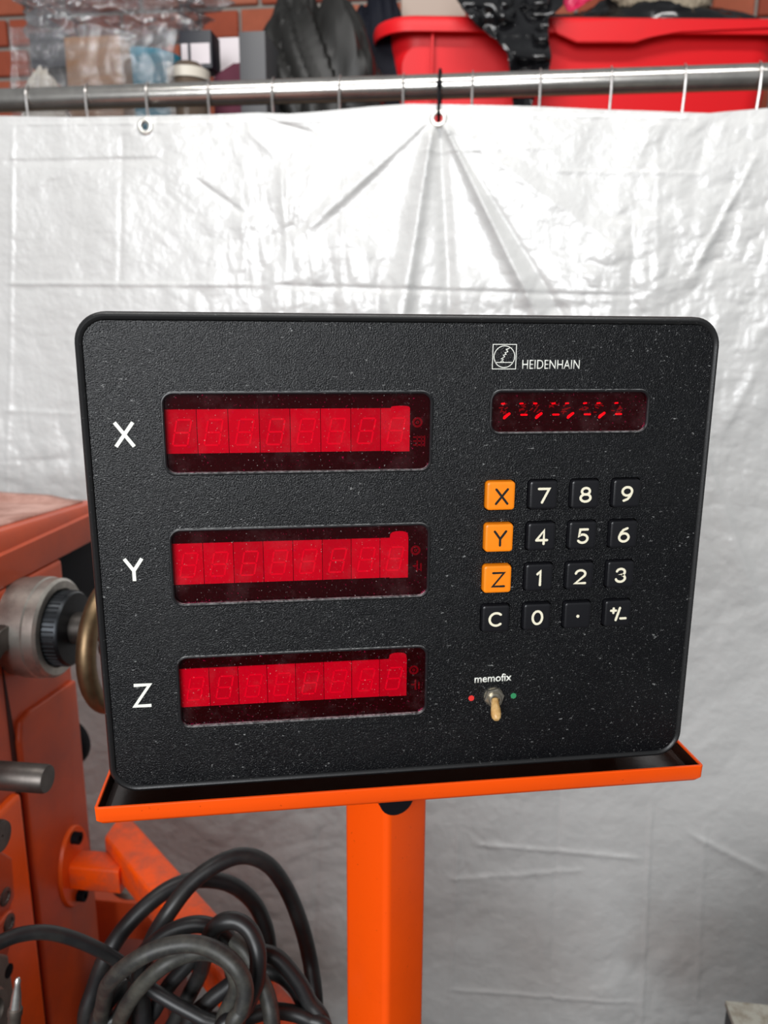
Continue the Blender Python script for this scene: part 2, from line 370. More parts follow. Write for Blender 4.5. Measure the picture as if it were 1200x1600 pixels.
def strokes(bm, lines, wd, fn, thick, mi=0, square=False):
    """round-ended pen strokes: each line is a list of 2D points; fn maps (x,z,depth) to the world"""
    base_t = thick
    for li, pts in enumerate(lines):
        thick = base_t * (1 + .22 * li)
        pts = [Vector((p[0], p[1])) for p in pts]
        closed = (pts[0] - pts[-1]).length < 1e-6 and len(pts) > 3
        if closed: pts = pts[:-1]
        n = len(pts); Lf = []; Rt = []
        for i in range(n):
            a = pts[(i - 1) % n] if (closed or i > 0) else None; b = pts[(i + 1) % n] if (closed or i < n - 1) else None
            d1 = (pts[i] - a).normalized() if a is not None else None; d2 = (b - pts[i]).normalized() if b is not None else None
            d1 = d1 or d2; d2 = d2 or d1; t = (d1 + d2)
            t = t.normalized() if t.length > 1e-6 else d1
            nr = Vector((-t.y, t.x)); k = min(1.8, 1 / max(.3, nr.dot(Vector((-d1.y, d1.x)))))
            Lf.append(pts[i] + nr * wd / 2 * k); Rt.append(pts[i] - nr * wd / 2 * k)
        if closed:
            for i in range(n):
                j = (i + 1) % n; quad = [Lf[i], Lf[j], Rt[j], Rt[i]]
                pt_prism(bm, quad, fn, thick, mi)
        else:
            e0 = (pts[0] - pts[1]).normalized(); e1 = (pts[-1] - pts[-2]).normalized()
            def cap(c, e, l): return [c + (Matrix.Rotation(a, 2) @ e) * wd / 2 for a in l]
            poly = Rt + cap(pts[-1], e1, [-.8, 0, .8]) + Lf[::-1] + cap(pts[0], e0, [-.8, 0, .8])
            for i in range(n - 1): pt_prism(bm, [Lf[i], Lf[i + 1], Rt[i + 1], Rt[i]], fn, thick, mi)
            for c, e in (() if square else ((pts[0], e0), (pts[-1], e1))):
                pt_prism(bm, [c + (Matrix.Rotation(a, 2) @ e) * wd / 2 for a in (-PI / 2, -PI / 4, 0, PI / 4, PI / 2)], fn, thick, mi)
def pt_prism(bm, poly, fn, thick, mi):
    A = [bm.verts.new(fn(p.x, p.y, 0)) for p in poly]; B = [bm.verts.new(fn(p.x, p.y, thick)) for p in poly]; n = len(poly)
    bm.faces.new(A).material_index = mi; bm.faces.new(B[::-1]).material_index = mi
    for k in range(n): bm.faces.new((A[k], A[(k + 1) % n], B[(k + 1) % n], B[k])).material_index = mi
def arc(cx, cy, rx, ry, a0, a1, k=14):
    return [(cx + rx * math.cos(math.radians(a0 + (a1 - a0) * i / k)), cy + ry * math.sin(math.radians(a0 + (a1 - a0) * i / k))) for i in range(k + 1)]
# glyphs in a box 0..1 wide, 0..1 high
GL = {
 'X': [[(.04, 0), (.96, 1)], [(.04, 1), (.96, 0)]],
 'Y': [[(.5, 0), (.5, .46), (.04, 1)], [(.5, .46), (.96, 1)]],
 'Z': [[(.04, 1), (.94, 1), (.03, 0), (.97, 0)]],
 'C': [arc(.5, .5, .5, .5, 48, 312, 22)],
 '0': [arc(.5, .5, .44, .5, 0, 360, 28)],
 '1': [[(.25, .8), (.58, 1), (.58, 0)]],
 '2': [arc(.5, .72, .44, .28, 172, -35, 14) + [(.05, 0), (.97, 0)]],
 '3': [arc(.47, .75, .38, .25, 165, -80, 14)[:-1] + [(.42, .54)] + arc(.47, .27, .43, .27, 80, -165, 16)],
 '4': [[(.70, 0), (.70, 1), (.03, .28)], [(.03, .28), (1, .28)]],
 '5': [[(.90, 1), (.22, 1), (.14, .52)] + arc(.47, .31, .45, .31, 125, -150, 18)],
 '6': [arc(.5, .31, .44, .31, 0, 360, 24), [(.78, 1)] + [(.42, .88), (.2, .66), (.07, .40)]],
 '7': [[(.04, 1), (.96, 1), (.36, 0)]],
 '8': [arc(.5, .76, .36, .24, 0, 360, 22), arc(.5, .27, .45, .27, 0, 360, 24)],
 '9': [arc(.5, .69, .44, .31, 0, 360, 24), [(.93, .62), (.80, .34), (.58, .12), (.22, 0)]],
 '.': [[(.5, .46), (.5001, .47)]],
 '±': [[(-.02, .80), (.34, .80)], [(.16, .62), (.16, .98)], [(.36, .04), (.62, 1)], [(.70, .16), (1.08, .16)]],
}
def glyph(name, ch, cx, cz, w, h, wd, y, m, parent, thick=.0002, square=False):
    bm = bmesh.new()
    fn = lambda px, pz, d: XZ(px, y - d, pz)
    ls = [[(cx - w / 2 + p[0] * w, cz - h / 2 + p[1] * h) for p in ln] for ln in GL[ch]]
    strokes(bm, ls, wd, fn, thick, 0, square); return fin(name, bm, m, parent, False)

# ================================================================== setting
wall_b = 2.30
fl = box('floor', (-3.2, -3.2, -.05), (3.4, 3.0, 0), M['floor']); tag(fl, kind='structure')
ZC = -CAM[2]                                                       # floor level in the rail frame
wl = box('wall_back', (-2.3, wall_b, ZC), (2.4, wall_b + .1, 1.35), M['mortar'], fr=F); tag(wl, kind='structure')
a0, z0 = onb(43, 26, wall_b - .012)
def brick_mesh(w, h):
    bm = bmesh.new(); add_box(bm, (-w / 2, -.012, -h / 2), (w / 2, .012, h / 2), None, .003, 1)
    for v in bm.verts: v.co = Vector(E1 * v.co.x + E2 * v.co.y + E3 * v.co.z)
    bmesh.ops.recalc_face_normals(bm, faces=bm.faces); me = bpy.data.meshes.new('brick'); bm.to_mesh(me); bm.free(); return me
bmeshes = {}
for kind, wdt in (('s', .215), ('h', .1025)):
    for i, m in enumerate(bricks_m):
        me = brick_mesh(wdt, .066); me.materials.append(m); bmeshes[(kind, i)] = me
pit = .0785
for row in range(-4, 6):
    zc = z0 + pit * (row + .5)
    a = a0 - 5 * (.215 + .1025 + .021) + (0 if row % 2 == 0 else .169) + (0 if row % 2 == 0 else .0)
    k = 0
    while a < 2.2:
        kind = 'h' if k % 2 == 0 else 's'; wdt = .1025 if kind == 'h' else .215
        if a > -2.3:
            o = bpy.data.objects.new('brick', bmeshes[(kind, random.choice([0, 0, 1, 2, 2, 3, 4]))]); COL.objects.link(o)
            o.location = F(a + wdt / 2, wall_b - .003 + random.uniform(-.002, .002), zc); attach(o, wl)
        a += wdt + .0105; k += 1

# ================================================================== readout
HW, HH = .160, .12384
unit = thing('digital_readout', (0, .09, GZ - HH), 'black three-axis digital readout unit with orange keys standing in the orange tray', 'digital readout')
rprism('case', 0, 0, .314, .242, .012, [(.0065, .0005), (.012, 0), (.12, .002), (.215, .008), (.22, .012)], M['case'], unit)
for sx in (-1, 1):
    for sy in (.03, .19): lathe('rubber_foot', XZ(sx * .125, sy, -HH + .0045), (0, 0, -1), [(0, .008), (.0085, .007)], M['black'], unit, 16)
# bezel: a rounded bead all round the face, with a groove inside it
bm = bmesh.new()
prof = [(.000, .0160), (-.0002, .006), (.0001, .0022), (.0009, .0006), (.0021, 0), (.0032, .0004), (.0040, .0016), (.0042, .0042)]
loops = []
for ins, y in prof: loops.append([XZ(x, y, z) for x, z in rrect(0, 0, 2 * HW - 2 * ins, 2 * HH - 2 * ins, .0145 - ins * .8, 10)])
loft(bm, loops, False, False); fin('bezel', bm, M['rim'], unit)
winc = [(-.0564, .0667), (-.0564, -.0007), (-.0564, -.0683)]; WW, WH = .1308, .0392
sw = (.0815, .0760, .0838, .0213)
kx = [.0457, .0685, .0912, .1140]; kz = [.0333, .0110, -.0115, -.0337]
holes = [rrect(x, z, WW, WH, .0052, 8) for x, z in winc] + [rrect(sw[0], sw[1], sw[2], sw[3], .005, 8)]
holes += [rrect(x, z, .0164, .0162, .0022, 4) for x in kx for z in kz]
flat_curve('front_panel', [rrect(0, 0, .3118, .2395, .0105, 10)] + holes, .0022, .0008, M['panel'], unit)
rprism('panel_lining', 0, 0, .3112, .2389, .0100, [(.0052, 0), (.0062, 0)], M['board'], unit)
def raised_frame(cx, cz, w, h, r):
    bm = bmesh.new(); ls = []
    for ins, y in ((-.0009, .0008), (-.0006, .0003), (0, .0002), (.0006, .0007), (.0007, .0021)):
        ls.append([XZ(x, y, z) for x, z in rrect(cx, cz, w - 2 * ins, h - 2 * ins, r - ins, 8)])
    loft(bm, ls, False, False); fin('window_surround', bm, M['surround'], unit)
for x, z in winc: raised_frame(x, z, WW, WH, .0052)
raised_frame(*sw, .005)
# seven segment display modules behind the red windows
def seg_lines(cx, cz, w, h):
    sl = .10 * h; g = .0007
    def p(x, z): return (cx + x * w / 2 + z * sl, cz + z * h / 2)
    q = [((-1, 1), (1, 1)), ((1, 1), (1, 0)), ((1, 0), (1, -1)), ((1, -1), (-1, -1)), ((-1, -1), (-1, 0)), ((-1, 0), (-1, 1)), ((-1, 0), (1, 0))]
    out = []
    for a, b in q:
        A = Vector(p(*a)); B = Vector(p(*b)); d = (B - A).normalized() * g; out.append([tuple(A + d), tuple(B - d)])
    return out
yb = .0048
strips = [(.0675, 0), (.0004, 1), (-.0672, 2)]
for cz, k in strips:
    bm = bmesh.new()
    board = rprism('display_board', winc[k][0], winc[k][1], WW - .001, WH - .001, .004, [(.0047, 0), (.0051, 0)], M['board'], unit)
    for i in range(8):
        x0 = -.1213 + i * .01503; x1 = x0 + .01503 - .0003; y = .0040; dk = (i % 4 == 2 and k == 1)
        bm = bmesh.new()
        add_box(bm, (x0, y, cz - .01075 + GZ), (x1, .0047, cz + .01075 + GZ))
        for f in bm.faces: f.material_index = 0
        if i == 7:      # the last module carries the taller sign lamp
            up = .0013 if k == 0 else .0036
            pts = [(x1 - .0098, cz + .0106)] + [(x1 - .0049 - .0049 * math.cos(PI * j / 8), cz + .0106 + up * (math.sin(PI * j / 8) ** .45 if 0 < j < 8 else 0)) for j in range(9)][1:-1] + [(x1, cz + .0106)]
            pt_prism(bm, [Vector(p) for p in pts], lambda px, pz, d: XZ(px, y + .0002 + d, pz), .0004, 0)
            add_box(bm, (x1 - .0098, y + .0001, cz - .01115 + GZ), (x1, .0046, cz - .0104 + GZ))
        n0 = len(bm.faces)
        strokes(bm, seg_lines((x0 + x1) / 2 + .0004, cz - .0005, .0070, .0125), .0009, lambda px, pz, d: XZ(px, y - .00008 - d, pz), .00008, 1)
        bm.faces.ensure_lookup_table()
        for f in bm.faces[n0:]: f.material_index = 1
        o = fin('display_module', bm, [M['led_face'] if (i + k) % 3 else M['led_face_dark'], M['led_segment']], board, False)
    # the faint unit signs right of the digits
    bm = bmesh.new(); xx = .0026; rr = .0021
    strokes(bm, [arc(xx, cz + .0035, rr, rr, 0, 360, 20)], .0011, lambda px, pz, d: XZ(px, .0046 - d, pz), .0002)
    strokes(bm, [arc(xx, cz + .0035, .0006, .0006, 0, 360, 10)], .0006, lambda px, pz, d: XZ(px, .0046 - d, pz), .0002)
    if k == 0:
        for j in range(3): strokes(bm, [[(xx - .0018, cz - .0040 - j * .0020), (xx + .0034, cz - .0040 - j * .0020)]], .0008, lambda px, pz, d: XZ(px, .0046 - d, pz), .0002)
        for j in (0, .0022, .0038): strokes(bm, [[(xx + j, cz - .0035), (xx + j, cz - .0086)]], .0006, lambda px, pz, d: XZ(px, .0046 - d, pz), .0002)
    else:
        strokes(bm, [[(xx + .001, cz - .0025), (xx + .001, cz - .0078)], [(xx - .001, cz - .005), (xx + .001, cz - .005)], [(xx + .0030, cz - .004), (xx + .0030, cz - .0075)]], .0009, lambda px, pz, d: XZ(px, .0046 - d, pz), .0002)
    fin('unit_sign', bm, M['faint'], board, False)
# small bubble display with red glints painted as glowing strokes
sb = rprism('small_display_board', sw[0], sw[1], sw[2] - .001, sw[3] - .001, .004, [(.0047, 0), (.0051, 0)], M['board'], unit)
for i in range(8):
    cx = .0478 + i * .0085 + (.0012 if i % 2 else 0) * 0 + (0.0006 if i % 2 else -.0006); cz = .0768
    bm = bmesh.new()
    add_box(bm, (cx - .0038, .0044, cz - .0052 + GZ), (cx + .0038, .0047, cz + .0052 + GZ)); n0 = len(bm.faces)
    fn = lambda px, pz, d: XZ(px, .0043 - d, pz)
    rq = random.Random(i * 7 + 3); dl = []
    for _ in range(6):
        qx, qz, qa, ql = rq.uniform(-.0024, .0020), rq.uniform(-.0014, .0036), rq.uniform(-.5, 1.2), rq.uniform(.0005, .0013)
        dl.append([(cx + qx - ql * math.cos(qa), cz + qz - ql * math.sin(qa)), (cx + qx + ql * math.cos(qa), cz + qz + ql * math.sin(qa))])
    strokes(bm, dl, .0006, fn, .00006, 1)
    bm.faces.ensure_lookup_table(); n1 = len(bm.faces)
    if i % 2 == 0: strokes(bm, [[(cx + .0004, cz - .0040), (cx + .0024, cz - .0022)], [(cx + .0006, cz - .0034), (cx + .0030, cz - .0018)]], .0013, fn, .00012, 2)
    else: strokes(bm, [[(cx - .0004, cz - .0024), (cx + .0026, cz - .0024)]], .0009, fn, .00012, 2)
    strokes(bm, [[(cx - .0012, cz + .0033), (cx + .0002, cz + .0034)]], .0008, fn, .00013, 2)
    fin('small_digit', bm, [M['board'], M['led_dim_glint'], M['led_glint']], sb, False)
for (x, z), nm in zip(winc, 'XYZ'):
    rprism('red_window', x, z, WW - .0012, WH - .0012, .0046, [(.0024, 0), (.0029, 0)], M['filter'], unit, 8)
rprism('red_window', sw[0], sw[1], sw[2] - .0012, sw[3] - .0012, .0044, [(.0024, 0), (.0029, 0)], M['filter'], unit, 8)
# keys
legend = [['X', '7', '8', '9'], ['Y', '4', '5', '6'], ['Z', '1', '2', '3'], ['C', '0', '.', '±']]
for r in range(4):
    for c in range(4):
        ch = legend[r][c]; x, z = kx[c], kz[r]; org = (c == 0 and r < 3)
        rx, rz2 = random.uniform(-.0001, .0001), random.uniform(-.0001, .0001)
        k = rprism('key', x + rx, z + rz2, .0153, .0153, .0019, [(.0048, 0), (-.0012, .0001), (-.0019, .0004), (-.0022, .0010), (-.00225, .0016)], M['key_orange'] if org else M['key_black'], unit, 5)
        if org: k['label'] = 'orange key'
        gw, gh = {'X': (.0066, .0076), 'Y': (.0066, .0076), 'Z': (.0066, .0074), '1': (.0050, .0076), '.': (.005, .005), '±': (.0078, .0072), 'C': (.0072, .0070)}.get(ch, (.0060, .0072))
        glyph('legend', ch, x + (.0004 if org else 0), z - .0002, gw, gh, 00.00120 if org else (.0018 if ch == '.' else .00128), -.00220, M['black_print'] if org else M['key_print'], k)
# printed letters
for ch, z in (('X', .0668), ('Y', -.0007), ('Z', -.0684)):
    w = .0092 if ch != 'Z' else .0088
    glyph('axis_letter', ch, -.1401, z, w, .0116, .00175, .0008, M['white_print'], unit, .0002, True)
text('maker_name', 'HEIDENHAIN', .0548, .0848, .0977, .0045, .00070, M['white_print'], unit, bold=-.002)
bm = bmesh.new(); fn = lambda px, pz, d: XZ(px, .0008 - d, pz); cx, cz = .0454, .1037
strokes(bm, [[(cx - .0060, cz - .0060), (cx + .0060, cz - .0060), (cx + .0060, cz + .0060), (cx - .0060, cz + .0060), (cx - .0060, cz - .0060)]], .00036, fn, .0001)
strokes(bm, [arc(cx, cz, .0053, .0053, 0, 360, 40)], .00036, fn, .0001)
strokes(bm, [[(cx - .0045, cz - .0028), (cx + .0045, cz - .0028)]], .00034, fn, .0001)
zig = [(-.0018, -.0025), (-.0005, -.0012), (-.0016, -.0010), (.0002, .0000), (-.0006, .0008), (.0009, .0012), (.0002, .0020), (.0017, .0024), (.0010, .0034), (.0024, .0042)]
strokes(bm, [[(cx + a, cz + b) for a, b in zig]], .00034, fn, .0001)
strokes(bm, [[(cx - .0016, cz - .0026), (cx - .0010, cz - .0018), (cx - .0004, cz - .0025)], [(cx + .0006, cz + .0036), (cx + .0022, cz + .0040)]], .00030, fn, .0001)
fin('maker_emblem', bm, M['white_print'], unit, False)
text('switch_caption', 'memofix', .0358, .0567, -.0713, .0044, .00070, M['white_print'], unit, bold=.014, tilt=.01)
for nm, x, mk in (('red_dot', .0343, 'red_dot'), ('green_dot', .0582, 'green_dot')):
    o = lathe(nm, XZ(x, .0008, -.0804), (0, -1, 0), [(0, .00165), (.0002, .0016), (.00022, 0)], M[mk], unit, 20); o['label'] = nm.replace('_', ' ')
# toggle switch
T = XZ(.0468, .0008, -.0801)
bm = bmesh.new()
hexp = lambda r, y, rot=12: [(T.x + r * math.cos(math.radians(60 * i + rot)), y, T.z + r * math.sin(math.radians(60 * i + rot))) for i in range(6)]
loft(bm, [hexp(.0058, .0006), hexp(.0058, -.0016), hexp(.0052, -.0022)])
nut = fin('toggle_nut', bm, M['nickel'], unit, False); nut['label'] = 'tarnished hexagonal nut'
lathe('washer', T + Vector((0, 0, 0)), (0, -1, 0), [(0, .0056), (.0005, .0055)], M['nickel'], unit, 30)
bm = bmesh.new(); add_lathe(bm, T, (0, -1, 0), [(.001, .0036), (.0044, .0035), (.0048, .0031), (.0048, .0024), (.0030, .0022), (.001, .0022)], 30, True); fin('bushing', bm, M['nickel'], nut)
ld = Vector((-.12, -.78, -.60)).normalized()
lv = lathe('lever', T + Vector((0, -.0030, -.0003)), ld, [(0, .0019), (.002, .0021), (.006, .0027), (.0088, .0028), (.0108, .0024), (.0120, .0014), (.0123, 0)], M['ivory'], nut, 20); lv['label'] = 'yellowed ivory lever'

# ================================================================== orange stand (tray, pole, arm)
pole_c = Vector((.0012, .100, 0))
stand = thing('display_stand', (pole_c.x, pole_c.y, 0), 'orange painted steel stand with shallow tray, square pole and side arm carrying the readout', 'stand')
zb, zt = -.1310, -.1195; th = .0014
def tl(inx, zz, yf, yb_, r): return [Vector((x, y, zz + GZ)) for x, y in [(p[0], p[1]) for p in rrect(0, (yf + yb_) / 2, .328 - 2 * inx, yb_ - yf - 2 * inx, r, 3)]]
yf, yk = -.0185, .245
bm = bmesh.new()
loft(bm, [tl(.0056, zb, yf, yk, .0015), tl(.0022, zb + .0014, yf, yk, .0018), tl(.0002, zb + .0040, yf, yk, .002), tl(0, zt - .0004, yf, yk, .002), tl(.0003, zt, yf, yk, .002), tl(th, zt, yf, yk, .001), tl(th + .0003, zt - .0008, yf, yk, .001)], True, False)
tray = fin('tray', bm, M['orange'], stand)
bm = bmesh.new()
loft(bm, [tl(th + .0003, zt - .0008, yf, yk, .001), tl(th + .0005, zb + .003, yf, yk, .001), tl(th + .003, zb + .0018, yf, yk, .001)], False, True)
o = fin('tray_lining', bm, M['tray_in'], stand); o['label'] = 'dark inside of the tray'
# pole: square tube standing corner-on with a rounded nick at its top front corner
sd, rr = .0425, .0048
c4 = rrect(0, 0, sd, sd, rr, 4); rot = math.radians(45 - 6)
R2 = Matrix.Rotation(rot, 2)
q = [R2 @ Vector(p) for p in c4]
bm = bmesh.new(); zlist = [-.62, -.30, -.16, -.150, -.143, -.138, -.1345, -.1320, zb]
fr_pt = min(q, key=lambda p: p.y)
loops = []
for z in zlist:
    lp = []
    for p in q:
        lp.append(Vector((pole_c.x + p.x, pole_c.y + p.y, z + GZ)))
    loops.append(lp)
loops = [[Vector((v.x, v.y, .0)) for v in loops[0]]] + loops
loft(bm, loops, True, True); pole = fin('pole', bm, M['orange'], stand)
hx = Vector((pole_c.x + fr_pt.x + .0030, pole_c.y + fr_pt.y + .0030, -.2125 + GZ))
nt_ = Vector((0.22, -1, 0)).normalized()
bm = bmesh.new()
add_lathe(bm, hx + nt_ * -.0010 + Vector((.0020, 0, .0270)), nt_, [(0, .0120), (.0058, .0120)], 28)
o = fin('weld_gap', bm, M['black'], stand); o['label'] = 'dark opening near the pole top'
# arm from the machine to the pole
pA = D(248, 1388, .80); pB = D(406, 1577, .66); sA = pA + (pB - pA) * -.56; eB = pA + (pB - pA) * 1.80
def square_tube(name, A, B, s, m, parent, up=Vector((0, 0, 1)), r=.0035, cutA=None):
    d = (B - A).normalized(); side = d.cross(up).normalized(); u2 = side.cross(d).normalized(); bm = bmesh.new()
    sec = rrect(0, 0, s, s, r, 3)
    loops = []
    for Pp in (A, B):
        lp = []
        for a_, b_ in sec:
            v = Pp + side * a_ + u2 * b_
            if Pp is A and cutA is not None:
                k = cutA.dot(A - v) / cutA.dot(d); v = v + d * k
            lp.append(v)
        loops.append(lp)
    loft(bm, loops); return fin(name, bm, m, parent)
square_tube('arm', sA, eB, .037, M['orange_arm'], stand, cutA=Vector(E1))
a_face = -.428
bF, zF = ona(106, 1352, a_face)
bm = bmesh.new()
oval = lambda a, s: [F(a, bF + .030 * s * math.cos(2 * PI * i / 36), zF + .047 * s * math.sin(2 * PI * i / 36)) for i in range(36)]
loft(bm, [oval(a_face + .0005, 1), oval(a_face + .008, 1), oval(a_face + .010, .97)]); fin('flange', bm, M['machine_bright'], stand)
sa = sA - Vector(O2); aA = sa.dot(Vector(E1))
square_tube('stub_tube', F(a_face + .008, bF, zF - .004), F(aA + .030, bF + .0, zF - .004), .030, M['orange_arm'], stand)
for dz in (.036, -.036):
    bm = bmesh.new(); add_lathe(bm, F(a_face + .010, bF - .001, zF + dz), E1, [(0, .0065), (.008, .0065), (.008, .0035), (.004, .0033), (.004, 0)], 18); fin('bolt', bm, M['black'], stand)

# ================================================================== milling machine
mach = thing('milling_machine', F(-.62, .60, ZC), 'large orange red milling machine with steel dial and brown-rimmed handwheel left of the readout', 'machine', rz=-TH)
hb = -.228
def prism_b(name, prof, a_lo, a_hi, m, bev=.004):
    """profile in (b,z), extruded along a"""
    tmp = bmesh.new(); A = [tmp.verts.new((a_lo, b, z)) for b, z in prof]; B = [tmp.verts.new((a_hi, b, z)) for b, z in prof]; n = len(prof)
    tmp.faces.new(A); tmp.faces.new(B[::-1])
    for k in range(n): tmp.faces.new((A[k], B[k], B[(k + 1) % n], A[(k + 1) % n]))
    bmesh.ops.recalc_face_normals(tmp, faces=tmp.faces)
    if bev: bmesh.ops.bevel(tmp, geom=tmp.edges[:], offset=bev, segments=3, profile=.6, affect='EDGES')
    for v in tmp.verts: v.co = F(*v.co)
    return fin(name, tmp, m, mach)
# overarm head: lower side, a crease, then a shoulder sloping in to the dusty top
b0, z_ = ona(0, 870, a_face); cz0 = z_
bm = bmesh.new()
def sect(b, dz):
    hh = .021 - .060 * (b - .625)
    return [(-.95, hb), (a_face - .001, hb), (a_face, hb + .002), (a_face, cz0), (a_face - .003, cz0 + .002), (a_face - .004, cz0 + hh - .004), (a_face - .007, cz0 + hh), (a_face - .012, cz0 + hh + .001), (-.95, cz0 + hh + .001)]
loops = []
for b, dz in ((.25, .0), (.45, .0), (.62, .0), (.70, .002), (.76, .004), (.80, .0), (.825, .0), (.835, -.006)):
    loops.append([F(a, b, z) for a, z in sect(b, dz)])
loft(bm, loops)
fin('overarm', bm, M['machine'], mach)
bm = bmesh.new()       # dusty top skin with a ripple of cast humps
nb, na = 40, 24
g = [[None] * na for _ in range(nb)]
for i in range(nb):
    for j in range(na):
        b = .30 + .52 * i / (nb - 1); a = a_face - .018 - .45 * j / (na - 1)
        hump = .012 * math.exp(-((a + .62) / .05) ** 2 - ((b - .80) / .12) ** 2) + .006 * max(0, min(1, (a_face - a - .03) / .03)) * (b > .8) 
        g[i][j] = bm.verts.new(F(a, b, cz0 + .0245 - .060 * (b - .625) + hump))
for i in range(nb - 1):
    for j in range(na - 1): bm.faces.new((g[i][j], g[i + 1][j], g[i + 1][j + 1], g[i][j + 1]))
o = fin('dusty_top', bm, M['machine_top'], mach); o['label'] = 'dusty top surface'
sol = o.modifiers.new('s', 'SOLIDIFY'); sol.thickness = .004
bE, zE = ona(118, 1100, a_face)
prism_b('column', [(bE, hb - .001), (bE, ZC + .02), (.50, ZC + .02), (.50, hb - .001)], -.95, a_face, M['machine'], .006)
prism_b('base', [(.98, ZC), (.98, ZC + .16), (.30, ZC + .16), (.30, ZC)], -1.0, -.30, M['machine'], .01)
# raised cover on the column side, with slanted top
def sidep(u, v, a): return ona(u, v, a)
ac = a_face + .006
pts = [sidep(112, 1068, ac), sidep(48, 1112, ac), sidep(34, 1128, ac), sidep(32, 1160, ac), sidep(88, 1560, ac)]
p5 = sidep(92, 1640, ac); pts = [(bE - .004, pts[0][1])] + pts[:4] + [(pts[3][0] , -.95), (bE - .004, -.95)]
prism_b('side_cover', pts, a_face - .002, ac, M['machine'], .0035)
# front slide with the dark gap behind it
x_gapL = sidep(22, 1200, a_face)[0]
prism_b('gap', [(x_gapL - .002, hb - .05), (x_gapL - .002, -1.0), (pts[3][0] - .001, -1.0), (pts[3][0] - .001, zE - .02)], a_face - .01, a_face + .0005, M['gap'], 0)
bs = x_gapL - .004
prism_b('slide', [(bs, zE - .03), (bs, -1.0), (.30, -1.0), (.30, zE - .03)], a_face - .2, a_face + .008, M['machine_bright'], .006)
# clamp plates and their bolts at the left margin
af = a_face + .014
def plate(pts_px, a, th_, m, name='clamp_plate'):
    pr = [sidep(u, v, a) for u, v in pts_px]; return prism_b(name, pr, a - th_, a, m, .003)
p1 = plate([(-60, 1290), (20, 1340), (24, 1400), (14, 1424), (-60, 1500)], af, .006, M['machine'])
p2 = plate([(-60, 1520), (14, 1426), (22, 1420), (26, 1450), (10, 1500), (-60, 1580)], af + .004, .010, M['machine'])
for (u, v), a in (((8, 1401), af), ((14, 1442), af + .004)):
    b, z = sidep(u, v, a); bm = bmesh.new()
    add_lathe(bm, F(a - .001, b, z), E1, [(0, .0082), (.0018, .0082), (.0022, .0076), (.0022, .0048), (-.003 + .0045, .0045), (.0015, 0)], 20)
    fin('socket_bolt', bm, M['dark_steel'], mach)
# grey casting low at the left margin
plate([(-60, 1480), (14, 1492), (24, 1560), (36, 1680), (-60, 1700)], a_face + .030, .03, M['casting'], 'grey_casting')
b, z = sidep(14, 1517, a_face + .030); lathe('casting_hole', F(a_face + .029, b, z), E1, [(0, .006), (.0014, .006)], M['black'], mach, 18)
b, z = sidep(-8, 1585, a_face + .05)
bm = bmesh.new(); add_lathe(bm, F(a_face + .03, b, z), E1, [(0, .020), (.016, .020), (.020, .018), (.020, .012), (.012, .011), (0, .011)], 30, True); fin('round_boss', bm, M['casting'], mach)
# grease gun like stud
s0 = D(17, 1660, .52); s1 = D(28, 1528, .52); dd = (s1 - s0).normalized(); Ls = (s1 - s0).length
st = thing('lever_rod', s0, 'slim grey steel rod with bright pointed tip at the lower left corner', 'rod')
lathe('rod', s0, dd, [(0, .0042), (Ls - .026, .0042), (Ls - .025, .0048), (Ls - .021, .0048), (Ls - .020, .0040)], M['casting'], st, 20)
lathe('tip', s0 + dd * (Ls - .020), dd, [(0, .0038), (.009, .0030), (.015, .0020), (.018, .0022), (.020, .0012), (.0205, 0)], M['bright_steel'], st, 20)
# spindle collar, dial, shaft, handwheel
bc, zc = .655, -.274
ax = Vector(E1)
lathe('collar', F(a_face - .01, bc, zc), ax, [(0, .047), (.022, .047), (.022, .0485), (.036, .0485), (.0375, .047), (.0375, .0475), (.047, .0475), (.0495, .045), (.0495, .038), (.046, .037)], M['collar'], mach, 56)
bm = bmesh.new(); nn = 72; prof = [(.030, .0355), (.062, .0355), (.064, .034), (.064, 0)]
add_lathe(bm, F(a_face - .01, bc, zc), ax, prof, nn)
fin('dial', bm, M['dial'], mach)
bm = bmesh.new()
for i in range(48):
    an = 2 * PI * i / 48; c, s = math.cos(an), math.sin(an)
    add_tube(bm, [F(a_face - .01 + .040, bc + .0357 * c, zc + .0357 * s), F(a_face - .01 + .061, bc + .0357 * c, zc + .0357 * s)], .0009, 5)
o = fin('knurling', bm, M['dial'], mach); o['kind'] = 'stuff'
lathe('shaft', F(a_face + .053, bc, zc), ax, [(0, .0155), (.014, .0155), (.014, .011), (.036, .011), (.036, .0)], M['dark_steel'], mach, 28)
wa, wz = a_face + .094, zc - .012
ring = [F(wa, bc + .0585 * math.cos(2 * PI * i / 64), wz + .0585 * math.sin(2 * PI * i / 64)) for i in range(64)]
hw = tube('handwheel_rim', ring, .0088, M['bronze'], mach, 16, True)
lathe('handwheel_hub', F(wa - .012, bc, wz), ax, [(0, .014), (.020, .016), (.024, .013), (.024, 0)], M['dark_steel'], hw, 28)
for i in range(3):
    an = 2 * PI * i / 3 + .5; tube('spoke', [F(wa, bc + .012 * math.cos(an), wz + .012 * math.sin(an)), F(wa, bc + .053 * math.cos(an), wz + .053 * math.sin(an))], [.006, .0045], M['bronze'], hw, 10)
# bracket at the left of the collar
prism_b('collar_bracket', [(.52, zc - .012), (.60, zc + .018), (.62, zc + .018), (.62, zc - .004), (.60, zc - .004), (.52, zc - .040)], a_face - .005, a_face + .016, M['dark_steel'], .002)
